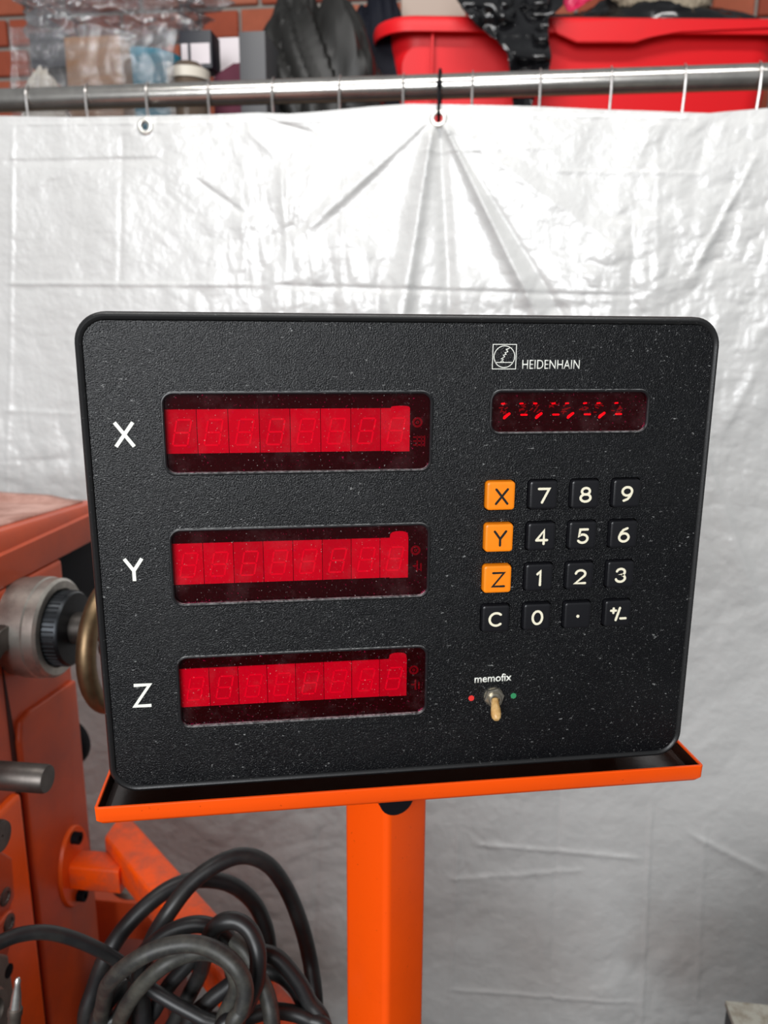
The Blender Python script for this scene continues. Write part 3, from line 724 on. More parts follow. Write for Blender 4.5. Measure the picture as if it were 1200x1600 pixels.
# black box under the overarm, black pulley behind the column
prism_b('motor_cover', [(bE + .008, hb - .0005), (bE + .008, hb - .055), (bE + .03, hb - .078), (.83, hb - .078), (.83, hb - .0005)], -.70, a_face - .012, M['black'], .003)
pa_, pz_ = onb(88, 1170, .80)
lathe('pulley', F(pa_, .80, pz_), E2, [(0, .032), (.004, .035), (.018, .035), (.022, .032), (.022, .015), (.03, .015)], M['black'], mach, 44)
# steel pins with orange sleeves
for u, v, t, r, nm in ((33, 1214, .585, .0108, 1), (-58, 1302, .60, .0125, 0)):
    p = D(u, v, t); hd = ax * (.0215)
    lathe('clamp_pin', p - hd, ax, [(-.012, r * .8), (0, r * .8), (0, r * .96), (.001, r), (.041, r), (.043, r * .93), (.043, 0)] if nm else [(-.1, r * .8), (0, r * .8), (0, r), (.052, r), (.0545, r * .93), (.0545, r * .12), (.053, 0)], M['dark_steel'], mach, 32)
    box('pin_lever', (-.20, -.012, -.014), (-.010, .012, .014), M['machine_bright'], mach, fr=lambda a, b, z, p=p, hd=hd: p - hd + Vector(E1) * a + Vector(E2) * b + Vector(E3) * z, bev=.004)
# knee block behind the arm with a pipe flange
kz_ = D(160, 1425, .88).z - CAM[2]
kb = .80; ka1, kz1 = onb(236, 1414, kb)
box('knee_block', (-.55, kb, kz1 - .36), (ka1, kb + .07, kz1), M['machine'], mach, fr=F, bev=.006)
la0, lz0 = onb(150, 1525, .68); la1, _ = onb(262, 1560, .68)
box('lower_apron', (la0, .68, lz0 - .40), (la1, .74, lz0), M['apron'], mach, fr=F, bev=.006)
kc = F(ka1 - .035, kb + .035, kz1)
bm = bmesh.new(); add_lathe(bm, kc + Vector((0, 0, -.02)), (0, 0, 1), [(0, .030), (.022, .030), (.026, .027), (.026, .018), (.015, .017), (0, .017)], 30, True); fin('pipe_collar', bm, M['casting'], mach)

# ================================================================== cables
def cpx(x, y, t): return D(100 + x / 2.609, 1240 + y / 2.609, t)
def cable(label, pts, r=.0062, m='cable', down0=True, down1=True):
    P3 = [cpx(*p) for p in pts]
    if down0: P3 = [Vector((P3[0].x, P3[0].y + .01, .02 + r)), Vector((P3[0].x, P3[0].y + .01, P3[0].z - .3)), P3[0] - Vector((0, 0, .06))] + P3
    if down1: P3 = P3 + [P3[-1] - Vector((0, 0, .06)), Vector((P3[-1].x, P3[-1].y + .01, P3[-1].z - .3)), Vector((P3[-1].x, P3[-1].y + .01, .02 + r))]
    o = tube('cable', spline(P3, 9), r, M[m], None, 12); tag(o, label, 'cable', 'black cables looped over the arm'); return o
cable('black cable making the tallest and widest loop, reaching almost to the orange pole', [(170, 960, .60), (230, 900, .60), (300, 760, .60), (360, 600, .61), (430, 480, .61), (520, 365, .62), (630, 285, .63), (735, 253, .64), (830, 288, .65), (905, 385, .66), (965, 530, .66), (1005, 690, .66), (1025, 860, .65)], .0068)
cable('black cable making the second tallest loop, crossing the orange arm at its top end', [(90, 930, .62), (125, 790, .62), (175, 660, .62), (250, 545, .63), (350, 445, .64), (450, 378, .65), (560, 350, .66), (680, 370, .67), (770, 440, .68), (820, 540, .68), (838, 650, .68), (850, 860, .68)], .0070)
cable('glossy black cable arching in from the left edge across the machine column', [(-420, 760, .52), (-330, 640, .53), (-260, 605, .54), (-180, 575, .55), (-80, 565, .56), (20, 585, .57), (130, 630, .58), (230, 690, .59), (330, 780, .585), (440, 850, .58), (560, 915, .575), (680, 985, .57)], .0052, 'cable')
cable('dusty grey topmost cable of the low front bundle, arching left to right', [(150, 960, .60), (160, 860, .57), (190, 765, .54), (290, 680, .53), (400, 628, .53), (520, 612, .53), (620, 640, .525), (700, 705, .52), (738, 790, .52), (725, 880, .52), (690, 960, .52)], .0060, 'cable_dusty')
cable('dusty grey cable of the front bundle, curving just below and inside the topmost', [(225, 970, .60), (243, 890, .56), (305, 795, .545), (400, 705, .54), (500, 655, .545), (600, 648, .55), (680, 700, .56), (700, 800, .565), (640, 960, .57)], .0058, 'cable_dusty')
cable('black cable rising behind the dusty ones and running down right past the arm', [(310, 700, .58), (370, 610, .58), (450, 555, .58), (550, 532, .58), (640, 560, .58), (700, 620, .58), (790, 645, .58), (870, 670, .58), (950, 760, .58), (1000, 850, .58), (1060, 950, .58)], .0062)
cable('black cable in a narrow upright hairpin in front of the arm', [(430, 970, .61), (500, 840, .605), (560, 720, .60), (578, 630, .57), (605, 560, .555), (650, 522, .55), (710, 522, .548), (762, 565, .545), (790, 650, .54), (784, 760, .54), (745, 860, .54), (700, 950, .54)], .0062, 'cable', False)
cable('black cable arching low towards the pole below the hairpin', [(500, 960, .59), (590, 850, .59), (650, 800, .59), (730, 745, .59), (810, 722, .59), (880, 735, .59), (940, 785, .59), (980, 860, .59), (1000, 950, .59)], .0064)
cable('black cable dropping straight down beside the hairpin over the arm end', [(690, 600, .565), (740, 640, .56), (790, 740, .556), (830, 830, .552), (850, 960, .55)], .0060, 'cable_dusty', False, True)
cable('black cable lying flattest along the bottom edge of the picture near the arm end', [(640, 960, .56), (740, 915, .565), (830, 888, .57), (920, 892, .575), (1000, 920, .575), (1070, 970, .575)], .0058)
cable('short black cable slanting up behind the dusty cables in the middle of the coil', [(335, 960, .60), (370, 880, .60), (430, 780, .60), (500, 700, .60), (580, 610, .60), (650, 640, .60), (690, 760, .61), (680, 960, .61)], .0060)
cable('black cable hugging the left side of the coil behind its front loops', [(130, 970, .59), (165, 870, .59), (230, 790, .60), (310, 730, .61), (330, 700, .62), (300, 820, .63), (290, 960, .63)], .0062)

# ================================================================== rail with wires
rb = 1.276; rz = .3700; rr_ = .0175
rail = thing('steel_rail', F(.1, rb, ZC), 'galvanised tubular top rail of a wire mesh panel above the white tarpaulin', 'rail', rz=-TH)
tube('tube', [F(-1.5 + 3.1 * i / 30, rb, rz) for i in range(31)], rr_, M['rail'], rail, 36)
wx = [40, 133, 228, 325, 425, 530, 630, 738, 844, 955, 1070, 1187]
ws = [onb(u, 140, rb - .018)[0] for u in wx]; st_ = (ws[-1] - ws[0]) / (len(ws) - 1)
allw = [ws[0] - 3 * st_, ws[0] - 2 * st_, ws[0] - st_] + ws + [ws[-1] + st_, ws[-1] + 2 * st_]
for a in allw:
    pp = [F(a, rb + (rr_ + .002) * math.sin(math.radians(t)) * -1, rz + (rr_ + .002) * math.cos(math.radians(t))) for t in range(22, 100, 12)]
    pp += [F(a, rb - rr_ - .001, rz - .02), F(a, rb - .010, rz - .06), F(a, rb - .006, rz - .5)]
    tube('wire', pp, [.0012] * 4 + [.0020] * (len(pp) - 4), M['wire'], rail, 8)
for k in range(3): tube('cross_wire', [F(-1.5, rb - .002, rz - .15 - .13 * k), F(1.6, rb - .002, rz - .15 - .13 * k)], .0022, M['wire'], rail, 8)
for a in (-1.48, 1.58): tube('post', [F(a, rb + .0, rz), F(a, rb + .0, ZC + .001)], rr_, M['rail'], rail, 24)

# ================================================================== tarpaulin
tb = 1.246
def tp(u, v): return np.array(onb(u, v, tb))
edge_px = [(-200, 181), (0, 179), (110, 181), (230, 179), (330, 177), (400, 174), (450, 176), (500, 172), (580, 164), (640, 160), (700, 161), (760, 162), (840, 164), (950, 169), (1060, 173), (1110, 175), (1150, 171), (1200, 167), (1400, 172)]
ed = np.array([tp(*p) for p in edge_px])
A0, A1 = -1.15, 1.25; NA, NZ = 760, 560
aa = np.linspace(A0, A1, NA)
top = np.interp(aa, ed[:, 0], ed[:, 1])
zz = ZC + .02
tt = np.linspace(0, 1, NZ) ** 1.25
Ag = np.repeat(aa[None, :], NZ, 0); Zg = top[None, :] * (1 - tt[:, None]) + zz * tt[:, None]
def vnoise(x, y, seed):
    r = np.random.RandomState(seed); G = r.rand(256, 256)
    xi = np.floor(x).astype(int); yi = np.floor(y).astype(int); fx = x - xi; fy = y - yi
    fx = fx * fx * fx * (fx * (fx * 6 - 15) + 10); fy = fy * fy * fy * (fy * (fy * 6 - 15) + 10)
    g = lambda i, j: G[(yi + j) % 256, (xi + i) % 256]
    return (g(0, 0) * (1 - fx) + g(1, 0) * fx) * (1 - fy) + (g(0, 1) * (1 - fx) + g(1, 1) * fx) * fy
wxn = vnoise(Ag * 5 + 40, Zg * 5 + 40, 1) - .5; wzn = vnoise(Ag * 5 + 90, Zg * 5 + 10, 2) - .5
Aw = Ag + .10 * wxn; Zw = Zg + .10 * wzn
def ridge(s, seed, ax_=1, az_=1): return np.abs(2 * vnoise(Aw * s * ax_ + 60, Zw * s * az_ + 60, seed) - 1)
Dp = .012 * (vnoise(Ag * 2.6 + 9, Zg * 1.2 + 9, 3) - .5)
mask = np.clip((vnoise(Ag * 3.3 + 20, Zg * 3.3 + 70, 5) - .46) * 4.5, 0.05, 1)
Dp += mask * (.0100 * ridge(7, 6, 1, 1.2) + .0075 * ridge(14, 7, 1.3, .8) + .0050 * ridge(30, 8, 1.4, .8) + .0022 * ridge(75, 18, 1.2, .9)) + .010 * ridge(3.1, 66, 1.2, .8)
Dp += .0030 * mask * np.clip(ridge(22, 19, 1, 1.1) - .6, 0, 1) * 2
Dp += .0008 * ridge(60, 9, .6, 1.5)
Dp *= .38 + .62 * np.clip((Zg + .30) / .35, 0, 1)
def crease(p, q, w0, w1, amp, power=2.0, side=0, fade=(.05, .25)):
    global Dp
    p = tp(*p); q = tp(*q); d = q - p; Ln = np.hypot(*d); d = d / Ln; nx = np.array([-d[1], d[0]])
    X = Ag - p[0]; Y = Zg - p[1]; t = (X * d[0] + Y * d[1]) / Ln; e = X * nx[0] + Y * nx[1]
    w = w0 + (w1 - w0) * np.clip(t, 0, 1); x = e / w
    prof = np.exp(-np.abs(x) ** power) if side == 0 else np.where(x * side > 0, np.exp(-np.abs(x) * 3.2), np.exp(-np.abs(x) ** 2))
    f = np.clip(t / fade[0] if fade[0] else 1, 0, 1) * np.clip((1 - t) / fade[1] if fade[1] else 1, 0, 1); f = f * (t > 0) * (t < 1)
    Dp += amp * prof * f * (.75 if Ln > .25 else .45)
# folds hanging from the tied eyelet
crease((679, 190), (612, 640), .008, .040, .036, 1.8, 1)
crease((686, 190), (712, 640), .005, .016, -.020, 1.6, 0)
crease((690, 190), (850, 520), .006, .034, .040, 1.3, -1)
crease((694, 190), (960, 620), .008, .036, -.022, 1.4, 1)
crease((690, 190), (1010, 420), .006, .02, .006, 1.3, 0)
crease((672, 186), (440, 400), .006, .018, .010, 1.3, 1)
crease((620, 250), (480, 380), .008, .012, -.012, 1.3, 1, (.2, .3))
crease((300, 275), (400, 345), .006, .010, -.012, 1.3, 1, (.2, .3))
crease((400, 180), (500, 208), .005, .010, -.014, 1.4, 1, (.2, .3))
crease((380, 200), (440, 250), .006, .008, .008, 1.3, 0, (.2, .3))
crease((1190, 225), (1065, 450), .006, .012, .016, 1.3, -1, (.2, .2))
crease((1110, 180), (1060, 420), .010, .020, -.008, 1.3, 0, (.1, .3))
crease((1190, 560), (1120, 700), .01, .02, .008, 1.3, 1, (.2, .3))
crease((1070, 1300), (1230, 1380), .008, .014, .012, 1.3, 1, (.2, .3))
crease((40, 300), (130, 235), .006, .010, .007, 1.3, 0, (.2, .3))
crease((440, 240), (455, 490), .006, .010, .009, 1.3, 1, (.2, .2))
crease((1080, 640), (1200, 980), .010, .03, .010, 1.3, 1, (.2, .2))
# packing creases: upright and level
for u, v0, v1, w, am in ((18, 180, 1000, .004, .004), (190, 200, 460, .005, -.003), (382, 330, 430, .004, .005), (538, 250, 470, .004, .005), (720, 1260, 2200, .005, .006), (1030, 200, 470, .007, .004), (1022, 1230, 2200, .004, .007), (1105, 1290, 1600, .006, .004), (880, 1200, 1700, .008, -.004), (500, 1290, 1700, .008, -.004)):
    crease((u, v0), (u - (v1 - v0) * .012 if v0 < 1000 else u - (v1 - v0) * .05, v1), w, w, am, 1.2, 1, (.05, .1))
for u0, v0, u1, v1, w, am in ((0, 441, 430, 444, .004, .006), (420, 445, 1010, 462, .005, -.006), (740, 1320, 1010, 1345, .006, .006), (700, 1550, 1000, 1568, .004, .006), (0, 250, 250, 246, .008, -.004), (650, 235, 880, 228, .004, .004), (700, 1375, 920, 1362, .007, .004), (0, 640, 120, 646, .006, .005), (0, 720, 120, 716, .01, -.004), (740, 175, 1100, 183, .003, .003), (0, 192, 640, 186, .003, .003), (860, 265, 1110, 270, .004, .004)):
    crease((u0, v0), (u1, v1), w, w, am, 1.2, 1, (.05, .1))
soft_top = np.clip((top[None, :] - Zg) / .02, 0, 1)
Dp = Dp * (.35 + .65 * soft_top)
Bg = tb - Dp * .62 + .008
Px = O2[0] + Ag * E1[0] + Bg * E2[0]; Py = O2[1] + Ag * E1[1] + Bg * E2[1]; Pz = O2[2] + Zg
co = np.stack([Px, Py, Pz], -1).reshape(-1, 3)
idx = np.arange(NA * NZ).reshape(NZ, NA)
fc = np.stack([idx[:-1, :-1], idx[1:, :-1], idx[1:, 1:], idx[:-1, 1:]], -1).reshape(-1, 4)
gro = [(225, 196), (685, 184)]
gpos = [tp(*g_) for g_ in gro] + [tp(685, 184) + np.array([.545, .0]), tp(225, 196) - np.array([.47, 0])]
ctr = np.stack([Ag.ravel(), Zg.ravel()], 1)[fc].mean(1)
keep = np.ones(len(fc), bool)
for gp in gpos: keep &= np.hypot(ctr[:, 0] - gp[0], ctr[:, 1] - gp[1]) > .0072
fc = fc[keep]
me = bpy.data.meshes.new('tarpaulin'); me.vertices.add(len(co)); me.vertices.foreach_set('co', co.ravel())
me.loops.add(fc.size); me.loops.foreach_set('vertex_index', fc.ravel().astype(np.int32)); me.polygons.add(len(fc))
me.polygons.foreach_set('loop_start', np.arange(0, fc.size, 4, dtype=np.int32)); me.polygons.foreach_set('loop_total', np.full(len(fc), 4, np.int32))
me.update(calc_edges=True); me.validate()
me.polygons.foreach_set('use_smooth', [True] * len(me.polygons))
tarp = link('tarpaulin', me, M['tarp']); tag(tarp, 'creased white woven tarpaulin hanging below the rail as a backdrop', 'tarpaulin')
eyelets = []
for i, gp in enumerate(gpos):
    jj = int(np.argmin(np.abs(aa - gp[0]))); ii = int(np.argmin(np.abs(Zg[:, jj] - gp[1]))); bb = Bg[ii, jj] - .0015
    bm = bmesh.new(); add_lathe(bm, F(gp[0], bb + .003, gp[1]), -E2, [(0, .0125), (.004, .0125), (.0050, .0110), (.0056, .0090), (.0050, .0070), (.004, .0062), (0, .0062)], 30, True)
    fin('eyelet', bm, M['eyelet'], tarp); eyelets.append(F(gp[0], bb, gp[1]))
# black tie over the rail
g_ = eyelets[1]; ga = (g_ - Vector(O2)).dot(Vector(E1)); gb = (g_ - Vector(O2)).dot(Vector(E2)); gz = (g_ - Vector(O2)).z
loop = [(gb, gz + .004), (gb - .006, gz + .010), (gb - .003, gz + .03), (rb - rr_ - .003, rz - .012), (rb - rr_ - .003, rz + .006), (rb - .008, rz + rr_ + .003), (rb + .006, rz + rr_ + .003), (rb + rr_ + .003, rz), (rb + .010, rz - rr_ - .01), (rb - .004, gz + .02), (gb + .010, gz + .004), (gb + .006, gz - .002)]
o = tube('cable_tie', spline([F(ga, b, z) for b, z in loop], 5, True), .0024, M['black'], None, 10, True)
bm = bmesh.new(); me = o.data; bm.from_mesh(me); add_box(bm, (ga - .004, rb - rr_ - .008 , rz - .006), (ga + .004, rb - rr_ - .001, rz + .002), lambda a, b, z: F(a, b, z) - o.location, .001); bm.to_mesh(me); bm.free()
tag(o, 'black cable tie holding the tarpaulin eyelet to the rail', 'cable tie')

# ================================================================== things stored behind the rail
sz = .17
sh = thing('storage_shelf', F(.1, 1.6, ZC), 'wooden shelf behind the rail carrying the red tub and bags', 'shelf', rz=-TH)
box('board', (-1.4, 1.32, sz - .02), (1.55, 2.24, sz), M['wood'], sh, fr=F)
for a in (-1.35, 1.5):
    for b in (1.36, 2.20): box('leg', (a - .02, b - .02, ZC + .0005), (a + .02, b + .02, sz - .02), M['wood'], sh, fr=F)
# red tub, turned a little against the rail
TA = math.radians(7.0)
G1 = Vector((math.cos(TA), -math.sin(TA), 0)); G2 = Vector((math.sin(TA), math.cos(TA), 0))
tl0 = D(583, 60, 1.50)
def TF(a, b, z): return Vector((tl0.x, tl0.y, 0)) + G1 * a + G2 * b + Vector((0, 0, z))
ztop = D(760, 24, 1.50).z; zbot = CAM[2] + sz + .001; TWd, TDp = .86, .42
tub = thing('storage_tub', TF(.43, .2, zbot), 'large bright red plastic tub with rolled rim and pull tab behind the rail', 'tub')
def tloop(ins, z, r=.07): return [TF(TWd / 2 + x, TDp / 2 + y, z) for x, y in rrect(0, 0, TWd - 2 * ins, TDp - 2 * ins, r, 8)]
bm = bmesh.new()
loft(bm, [tloop(.085, zbot, .05), tloop(.075, zbot + .01, .06), tloop(.035, ztop - .045, .06), tloop(.033, ztop - .010, .06), tloop(.037, ztop - .010, .055), tloop(.04, ztop - .05, .05), tloop(.09, zbot + .02, .04)], True, True)
fin('body', bm, M['red_plastic'], tub)
bm = bmesh.new()
loft(bm, [tloop(.036, ztop - .006, .055), tloop(.030, ztop - .001, .06), tloop(.012, ztop, .07), tloop(.003, ztop - .005, .075), tloop(0, ztop - .013, .078), tloop(.002, ztop - .030, .076), tloop(.005, ztop - .031, .074), tloop(.006, ztop - .012, .074), tloop(.030, ztop - .009, .06)], False, False)
fin('rim', bm, M['red_plastic'], tub)
def tab(pts, y0, y1, name, m=M['red_plastic']):
    bm = bmesh.new(); A = [TF(a, y0, z) for a, z in pts]; B = [TF(a, y1, z) for a, z in pts]
    loft(bm, [A, B]); bmesh.ops.bevel(bm, geom=bm.edges[:], offset=.0015, segments=2, affect='EDGES'); return fin(name, bm, m, tub)
def ta(u, v):
    r = ray(u, v); g2 = np.array(G2); o0 = np.array(TF(0, -.002, 0)) ; s = ((o0 - CAM) @ g2) / (r @ g2); p = CAM + s * r; d = Vector(p) - Vector((tl0.x, tl0.y, 0)); return (d.dot(G1), p[2])
tab([ta(862, 36), ta(870, 52), ta(901, 66), ta(993, 66), ta(1020, 56), ta(1060, 50), ta(1120, 47), ta(1260, 42), ta(1260, 30), ta(1000, 30)], -.004, .004, 'pull_tab')
a_, z2 = ta(677, 40)
box('rib', (a_ - .002, .012, ztop - .17), (a_ + .002, .045, ztop - .012), M['red_plastic'], tub, fr=TF, bev=.001)
# sunken panel on the front wall
bm = bmesh.new()
pp = [(x, z) for x, z in rrect(.225, ztop - .15, .34, .21, .04, 6)]
loft(bm, [[TF(x, .055 + (ztop - z) * .12, z) for x, z in pp], [TF(x * .98 + .004, .028 + (ztop - z) * .12, z) for x, z in pp]]); fin('moulded_panel', bm, M['red_plastic'], tub)

def blob(name, base, rad, m, amp, fr, seed, seg=(48, 32), freq=2.2, label=None, cat=None, sharp=1.6, parent=None):
    """crumpled soft bag: an ellipsoid with ridged folds, flattened underneath"""
    nu, nv = seg; u = np.linspace(0, 2 * PI, nu, endpoint=False); v = np.linspace(-PI / 2, PI / 2, nv)
    U, V = np.meshgrid(u, v); x = np.cos(V) * np.cos(U); y = np.cos(V) * np.sin(U); z = np.sin(V)
    def n3(f, s): return vnoise(x * f + z * f * .7 + 30, y * f - z * f * .6 + 30, s)
    r = 1 + amp * (np.abs(2 * n3(freq, seed) - 1) ** .8 * 1.2 + .6 * np.abs(2 * n3(freq * 2.3, seed + 1) - 1) + .3 * np.abs(2 * n3(freq * 5, seed + 2) - 1) - 1)
    X = x * r * rad[0]; Y = y * r * rad[1]; Z = np.maximum(z * r, -.82) * rad[2]
    bm = bmesh.new(); vs = [[bm.verts.new(fr(base[0] + X[i, j], base[1] + Y[i, j], base[2] + Z[i, j] + rad[2] * .82)) for j in range(nu)] for i in range(nv)]
    for i in range(nv - 1):
        for j in range(nu): bm.faces.new((vs[i][j], vs[i][(j + 1) % nu], vs[i + 1][(j + 1) % nu], vs[i + 1][j]))
    bmesh.ops.remove_doubles(bm, verts=bm.verts, dist=1e-6)
    o = fin(name, bm, m, parent)
    if label: tag(o, label, cat)
    return o
def pa(u, v, b): return onb(u, v, b)
# black cloth bag (375-585)
def at_b(u, b): return onb(u, 100, b)[0]
def zof(u, v, b): return onb(u, v, b)[1]
bb = 1.52
a1, a2 = at_b(385, bb), at_b(575, bb); zt_ = zof(440, 4, bb)
blob('cloth_bag', ((a1 + a2) / 2 - .012, bb + .12, sz + .002), ((a2 - a1) / 2 * 1.33, .13, (zt_ - sz) / 1.62), M['fabric'], .20, F, 27, (120, 80), 1.9, 'slumped charcoal cloth bag behind the rail, left of the red tub', 'bag')
a1, a2 = at_b(540, 1.74), at_b(640, 1.74)
blob('bin_bag', ((a1 + a2) / 2, 1.80, sz + .002), ((a2 - a1) / 2 + .02, .09, (zof(600, -30, 1.75) - sz) / 1.82), M['navy'], .12, F, 31, (80, 50), 2.2, 'dark navy bag standing between the charcoal bag and the red tub', 'bag')
# black plastic sheet hanging over the tub rim
def sheet(name, px, t_of, m, label, cat, thick=.002, amp=.012, seed=5, nu=60, nv=60, fq=14):
    """px: left and right outline in picture order from top to bottom -> a crumpled sheet at real depth"""
    lf, rt = px; bm = bmesh.new(); vs = []
    def lerp(l, t):
        k = t * (len(l) - 1); i = min(int(k), len(l) - 2); f = k - i; return (l[i][0] * (1 - f) + l[i + 1][0] * f, l[i][1] * (1 - f) + l[i + 1][1] * f)
    rs = np.random.RandomState(seed)
    for i in range(nv):
        t = i / (nv - 1); A = lerp(lf, t); B = lerp(rt, t); row = []
        for j in range(nu):
            s = j / (nu - 1); u = A[0] + (B[0] - A[0]) * s; v = A[1] + (B[1] - A[1]) * s
            x = np.array([u / 100.]); y = np.array([v / 100.])
            d = amp * (abs(2 * vnoise(x * fq / 3 + 7, y * fq / 3 + 3, seed)[0] - 1) + .5 * abs(2 * vnoise(x * fq / 1.3 + 7, y * fq / 1.3 + 3, seed + 1)[0] - 1) + .25 * vnoise(x * fq + 7, y * fq + 3, seed + 2)[0])
            row.append(bm.verts.new(D(u, v, t_of(t, s) - d)))
        vs.append(row)
    for i in range(nv - 1):
        for j in range(nu - 1): bm.faces.new((vs[i][j], vs[i + 1][j], vs[i + 1][j + 1], vs[i][j + 1]))
    o = fin(name, bm, m); sol = o.modifiers.new('s', 'SOLIDIFY'); sol.thickness = thick; sol.offset = 1
    tag(o, label, cat); return o
sheet('bin_bag', ([(690, -60), (706, -15), (722, 12), (745, 40), (775, 62), (793, 84), (797, 112), (800, 140), (803, 175)], [(880, -60), (884, -20), (880, 8), (858, 30), (857, 60), (862, 88), (858, 112), (840, 140), (826, 175)]),
      lambda t, s: 1.475 + .06 * max(0, .3 - t) - .02 * t, M['black_plastic_bag'], 'glossy black plastic bag draped over the red tub rim', 'bag', .0015, .034, 5, 110, 110, 4.6)
# contents of the tub: black bag, cord, beige board, magenta film
def TL(u, t): return D(u, 20, t)
blob('bin_bag', (.60, .22, ztop - .10), (.30, .15, .11), M['black_plastic_bag'], .16, TF, 41, (90, 50), 2.6, 'black plastic bag lying inside the red tub under the woven cord', 'bag')
c0 = D(1035, -58, 1.62); bm = bmesh.new()
nrm = Vector((0, -1, .35)).normalized(); U_ = Vector(G1); V_ = U_.cross(nrm)
for tw in range(3):
    pts = []
    for i in range(200):
        an = 2 * PI * i / 200; ph = an * 26 + tw * 2 * PI / 3; rad = U_ * math.cos(an) * .112 + V_ * math.sin(an) * .112; rn = rad.normalized()
        pts.append(c0 + rad + rn * .013 * math.cos(ph) + nrm * .013 * math.sin(ph))
    add_tube(bm, pts, .011, 7, True, True)
o = fin('rope_coil', bm, M['braid']); tag(o, 'thick beige braided rope coil resting above the red tub', 'rope')
o = box('beige_board', (.06, .20, ztop - .10), (.20, .26, ztop + .12), M['beige'], None, fr=TF, bev=.003); tag(o, 'beige cardboard box standing in the left end of the red tub', 'box')
sheet('plastic_wrapper', ([(868, -40), (874, -10), (886, 16), (889, 18)], [(960, -40), (945, -12), (896, 16), (890, 18)]), lambda t, s: 1.50, M['magenta'], 'magenta red plastic wrapper poking out above the tub', 'wrapper', .002, .01, 9, 20, 16)
blob('black_pouch', (.75, .12, ztop - .045), (.085, .07, .034), M['black_plastic_bag'], .15, TF, 55, (50, 30), 3, 'small glossy black pouch on the tub rim at the right edge', 'pouch')
o = box('red_tag', (-.008, -.002, -.03), (.008, .002, .0), M['magenta'], None, fr=lambda a, b, z: D(520, 9, 1.72) + Vector((a * (1 + z * 20), b, z * 1.0 + .02)), bev=.001); tag(o, 'tiny red strap end above the charcoal bag', 'strap')
# wrapped packages at the left
def bx(name, u0, u1, v0, b, dp, m, label, cat, parts=None, v1=None, bev=.003):
    a1, a2 = onb(u0, v0, b)[0], onb(u1, v0, b)[0]; z1 = onb((u0 + u1) / 2, v0, b)[1]; zlo = sz + .0005 if v1 is None else onb((u0 + u1) / 2, v1, b)[1]
    o = box(name, (a1, b, zlo), (a2, b + dp, z1), m, None, fr=F, bev=bev); tag(o, label, cat); return o
bx('plastic_crate', 44, 100, 50, 1.50, .20, M['charcoal'], 'dark crate under streaked film at the left of the shelf', 'crate', v1=106)
bx('cardboard_box', 99, 186, 56, 1.47, .22, M['cardboard'], 'brown cardboard box under clear film behind the rail', 'box')
o = box('frame', (onb(281, 90, 1.47)[0], 1.47, zof(300, 107, 1.47)), (onb(331, 90, 1.47)[0], 1.52, zof(300, 47, 1.47)), M['charcoal'], None, fr=F, bev=.002); tag(o, 'charcoal picture box with pale label panel between teal tub and grey bin', 'box')
box('label_panel', (onb(284, 90, 1.469)[0], 1.4685, zof(300, 100, 1.469)), (onb(328, 90, 1.469)[0], 1.470, zof(300, 68, 1.469)), M['white_card'], o, fr=F)
box('divider', (onb(294, 90, 1.467)[0], 1.467, zof(300, 100, 1.467)), (onb(298, 90, 1.467)[0], 1.4686, zof(300, 68, 1.467)), M['charcoal'], o, fr=F)
# teal tub: round vessel
a_t = onb(232, 100, 1.58)[0]; z_t = zof(232, 68, 1.5)
o = lathe('teal_pot', F(a_t, 1.58, sz + .0005), (0, 0, 1), [(0, .048), (.02, .052), (z_t - sz - .02, .064), (z_t - sz - .014, .068), (z_t - sz, .068), (z_t - sz, .062), (z_t - sz - .03, .058)], M['teal'], None, 40); tag(o, 'teal plastic pot wrapped in clear film behind the rail', 'pot')
o = bx('storage_bin', 372, 414, 48, 1.44, .20, M['grey_box'], 'grey translucent plastic bin beside the charcoal cloth bag', 'bin'); 
bx('paper_stack', 331, 374, 58, 1.60, .10, M['white_card'], 'pale sheet of card leaning between the picture box and grey bin', 'card')
# maroon wedge
bm = bmesh.new(); bq = 1.50; tri = [onb(332, 118, bq), onb(368, 95, bq), onb(380, 100, bq), (onb(380, 100, bq)[0], sz + .001), (onb(332, 118, bq)[0], sz + .001)]
loft(bm, [[F(a, bq, z) for a, z in tri], [F(a, bq + .06, z) for a, z in tri]]); bmesh.ops.bevel(bm, geom=bm.edges[:], offset=.004, segments=2, affect='EDGES')
tag(fin('folded_cloth', bm, M['maroon']), 'maroon folded cloth in front of the pale card', 'cloth')
# glass jar lying under the picture box
o = lathe('glass_jar', F(onb(298, 117, 1.44)[0], 1.43, sz + .0005), (0, 0, 1), [(0, .034), (.10, .036), (zof(298, 112, 1.44) - sz - .006, .034), (zof(298, 104, 1.44) - sz, .022), (zof(298, 104, 1.44) - sz, 0)], M['jar'], None, 32); tag(o, 'brown glass jar with pale contents in front of the picture box', 'jar')
lathe('pale_band', F(onb(298, 117, 1.44)[0], 1.43, zof(298, 131, 1.44)), (0, 0, 1), [(0, .0365), (.016, .037), (.016, .035), (0, .035)], M['pale'], o, 32)
a_p = onb(62, 120, 1.46)[0]
blob('packet', (a_p, 1.47, sz + .0005), (.050, .05, (zof(62, 104, 1.46) - sz) / 1.82), M['pale'], .10, F, 61, (60, 40), 3, 'crumpled pale packet under the dark crate at the left', 'packet')
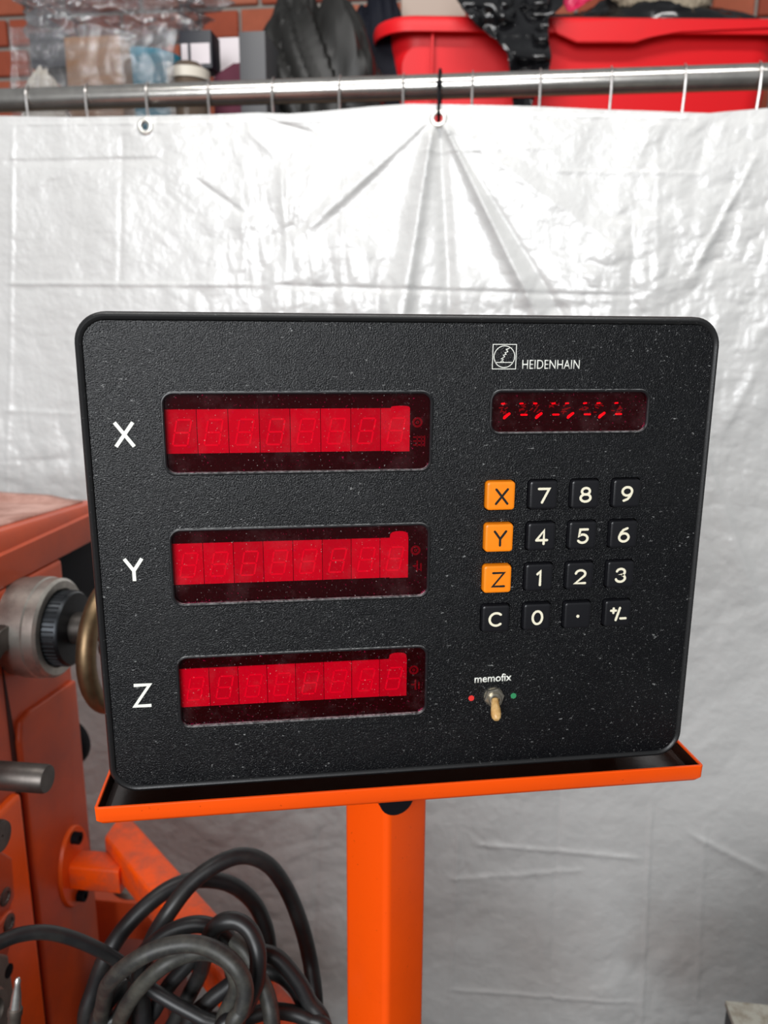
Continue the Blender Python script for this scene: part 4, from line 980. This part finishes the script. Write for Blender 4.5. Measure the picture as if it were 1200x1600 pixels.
# clear films
def filmsheet(name, u0, u1, v0, v1, b, m, label, seed, amp, fq, nu=90, nv=50, jag=6):
    bm = bmesh.new(); vs = []
    for i in range(nv):
        row = []
        for j in range(nu):
            s = j / (nu - 1); t = i / (nv - 1); u = u0 + (u1 - u0) * s; jt = jag * (vnoise(np.array([s * 6 + 3.]), np.array([2.]), seed)[0] - .5)
            v = v0 + (v1 - v0) * t + jt * (1 - t)
            a, z = onb(u, v, b); x = np.array([a * fq + 50]); y = np.array([z * fq + 50])
            d = amp * (abs(2 * vnoise(x, y * 1.5, seed + 1)[0] - 1) + .5 * abs(2 * vnoise(x * 2.3, y * 2.3, seed + 2)[0] - 1) + .3 * abs(2 * vnoise(x * 5, y * 5, seed + 3)[0] - 1))
            row.append(bm.verts.new(F(a, b - d, max(z, sz + .002))))
        vs.append(row)
    for i in range(nv - 1):
        for j in range(nu - 1): bm.faces.new((vs[i][j], vs[i + 1][j], vs[i + 1][j + 1], vs[i][j + 1]))
    o = fin(name, bm, m); sol = o.modifiers.new('s', 'SOLIDIFY'); sol.thickness = .0006; tag(o, label, 'plastic film'); return o
filmsheet('stretch_film', 22, 280, 46, 260, 1.395, M['wrap'], 'clear stretch film pulled across the packages left of the charcoal bag', 71, .020, 9)
a1, a2 = onb(78, 20, 1.66)[0], onb(340, 20, 1.66)[0]
blob('clear_bag', ((a1 + a2) / 2 - .02, 1.64, zof(200, 56, 1.6)), ((a2 - a1) / 2 * 1.1, .11, .10), M['film'], .30, F, 81, (130, 80), 3.2, 'crumpled clear plastic bag heaped on top of the packages', 'bag')

# ================================================================== steel cabinet at the lower right
cp = D(1133, 1563, .74); ca = (cp - Vector(O2)).dot(Vector(E1)); cb = (cp - Vector(O2)).dot(Vector(E2)); czz = (cp - Vector(O2)).z
cab = thing('steel_cabinet', F(ca + .15, cb - .1, ZC), 'stained grey steel cabinet corner at the lower right', 'cabinet', rz=-TH)
box('body', (ca + .001, cb - .30, ZC + .0005), (ca + .30, cb - .001, czz - .006), M['gal_side'], cab, fr=F, bev=.002)
box('top', (ca, cb - .301, czz - .006), (ca + .301, cb, czz), M['gal_box'], cab, fr=F, bev=.001)
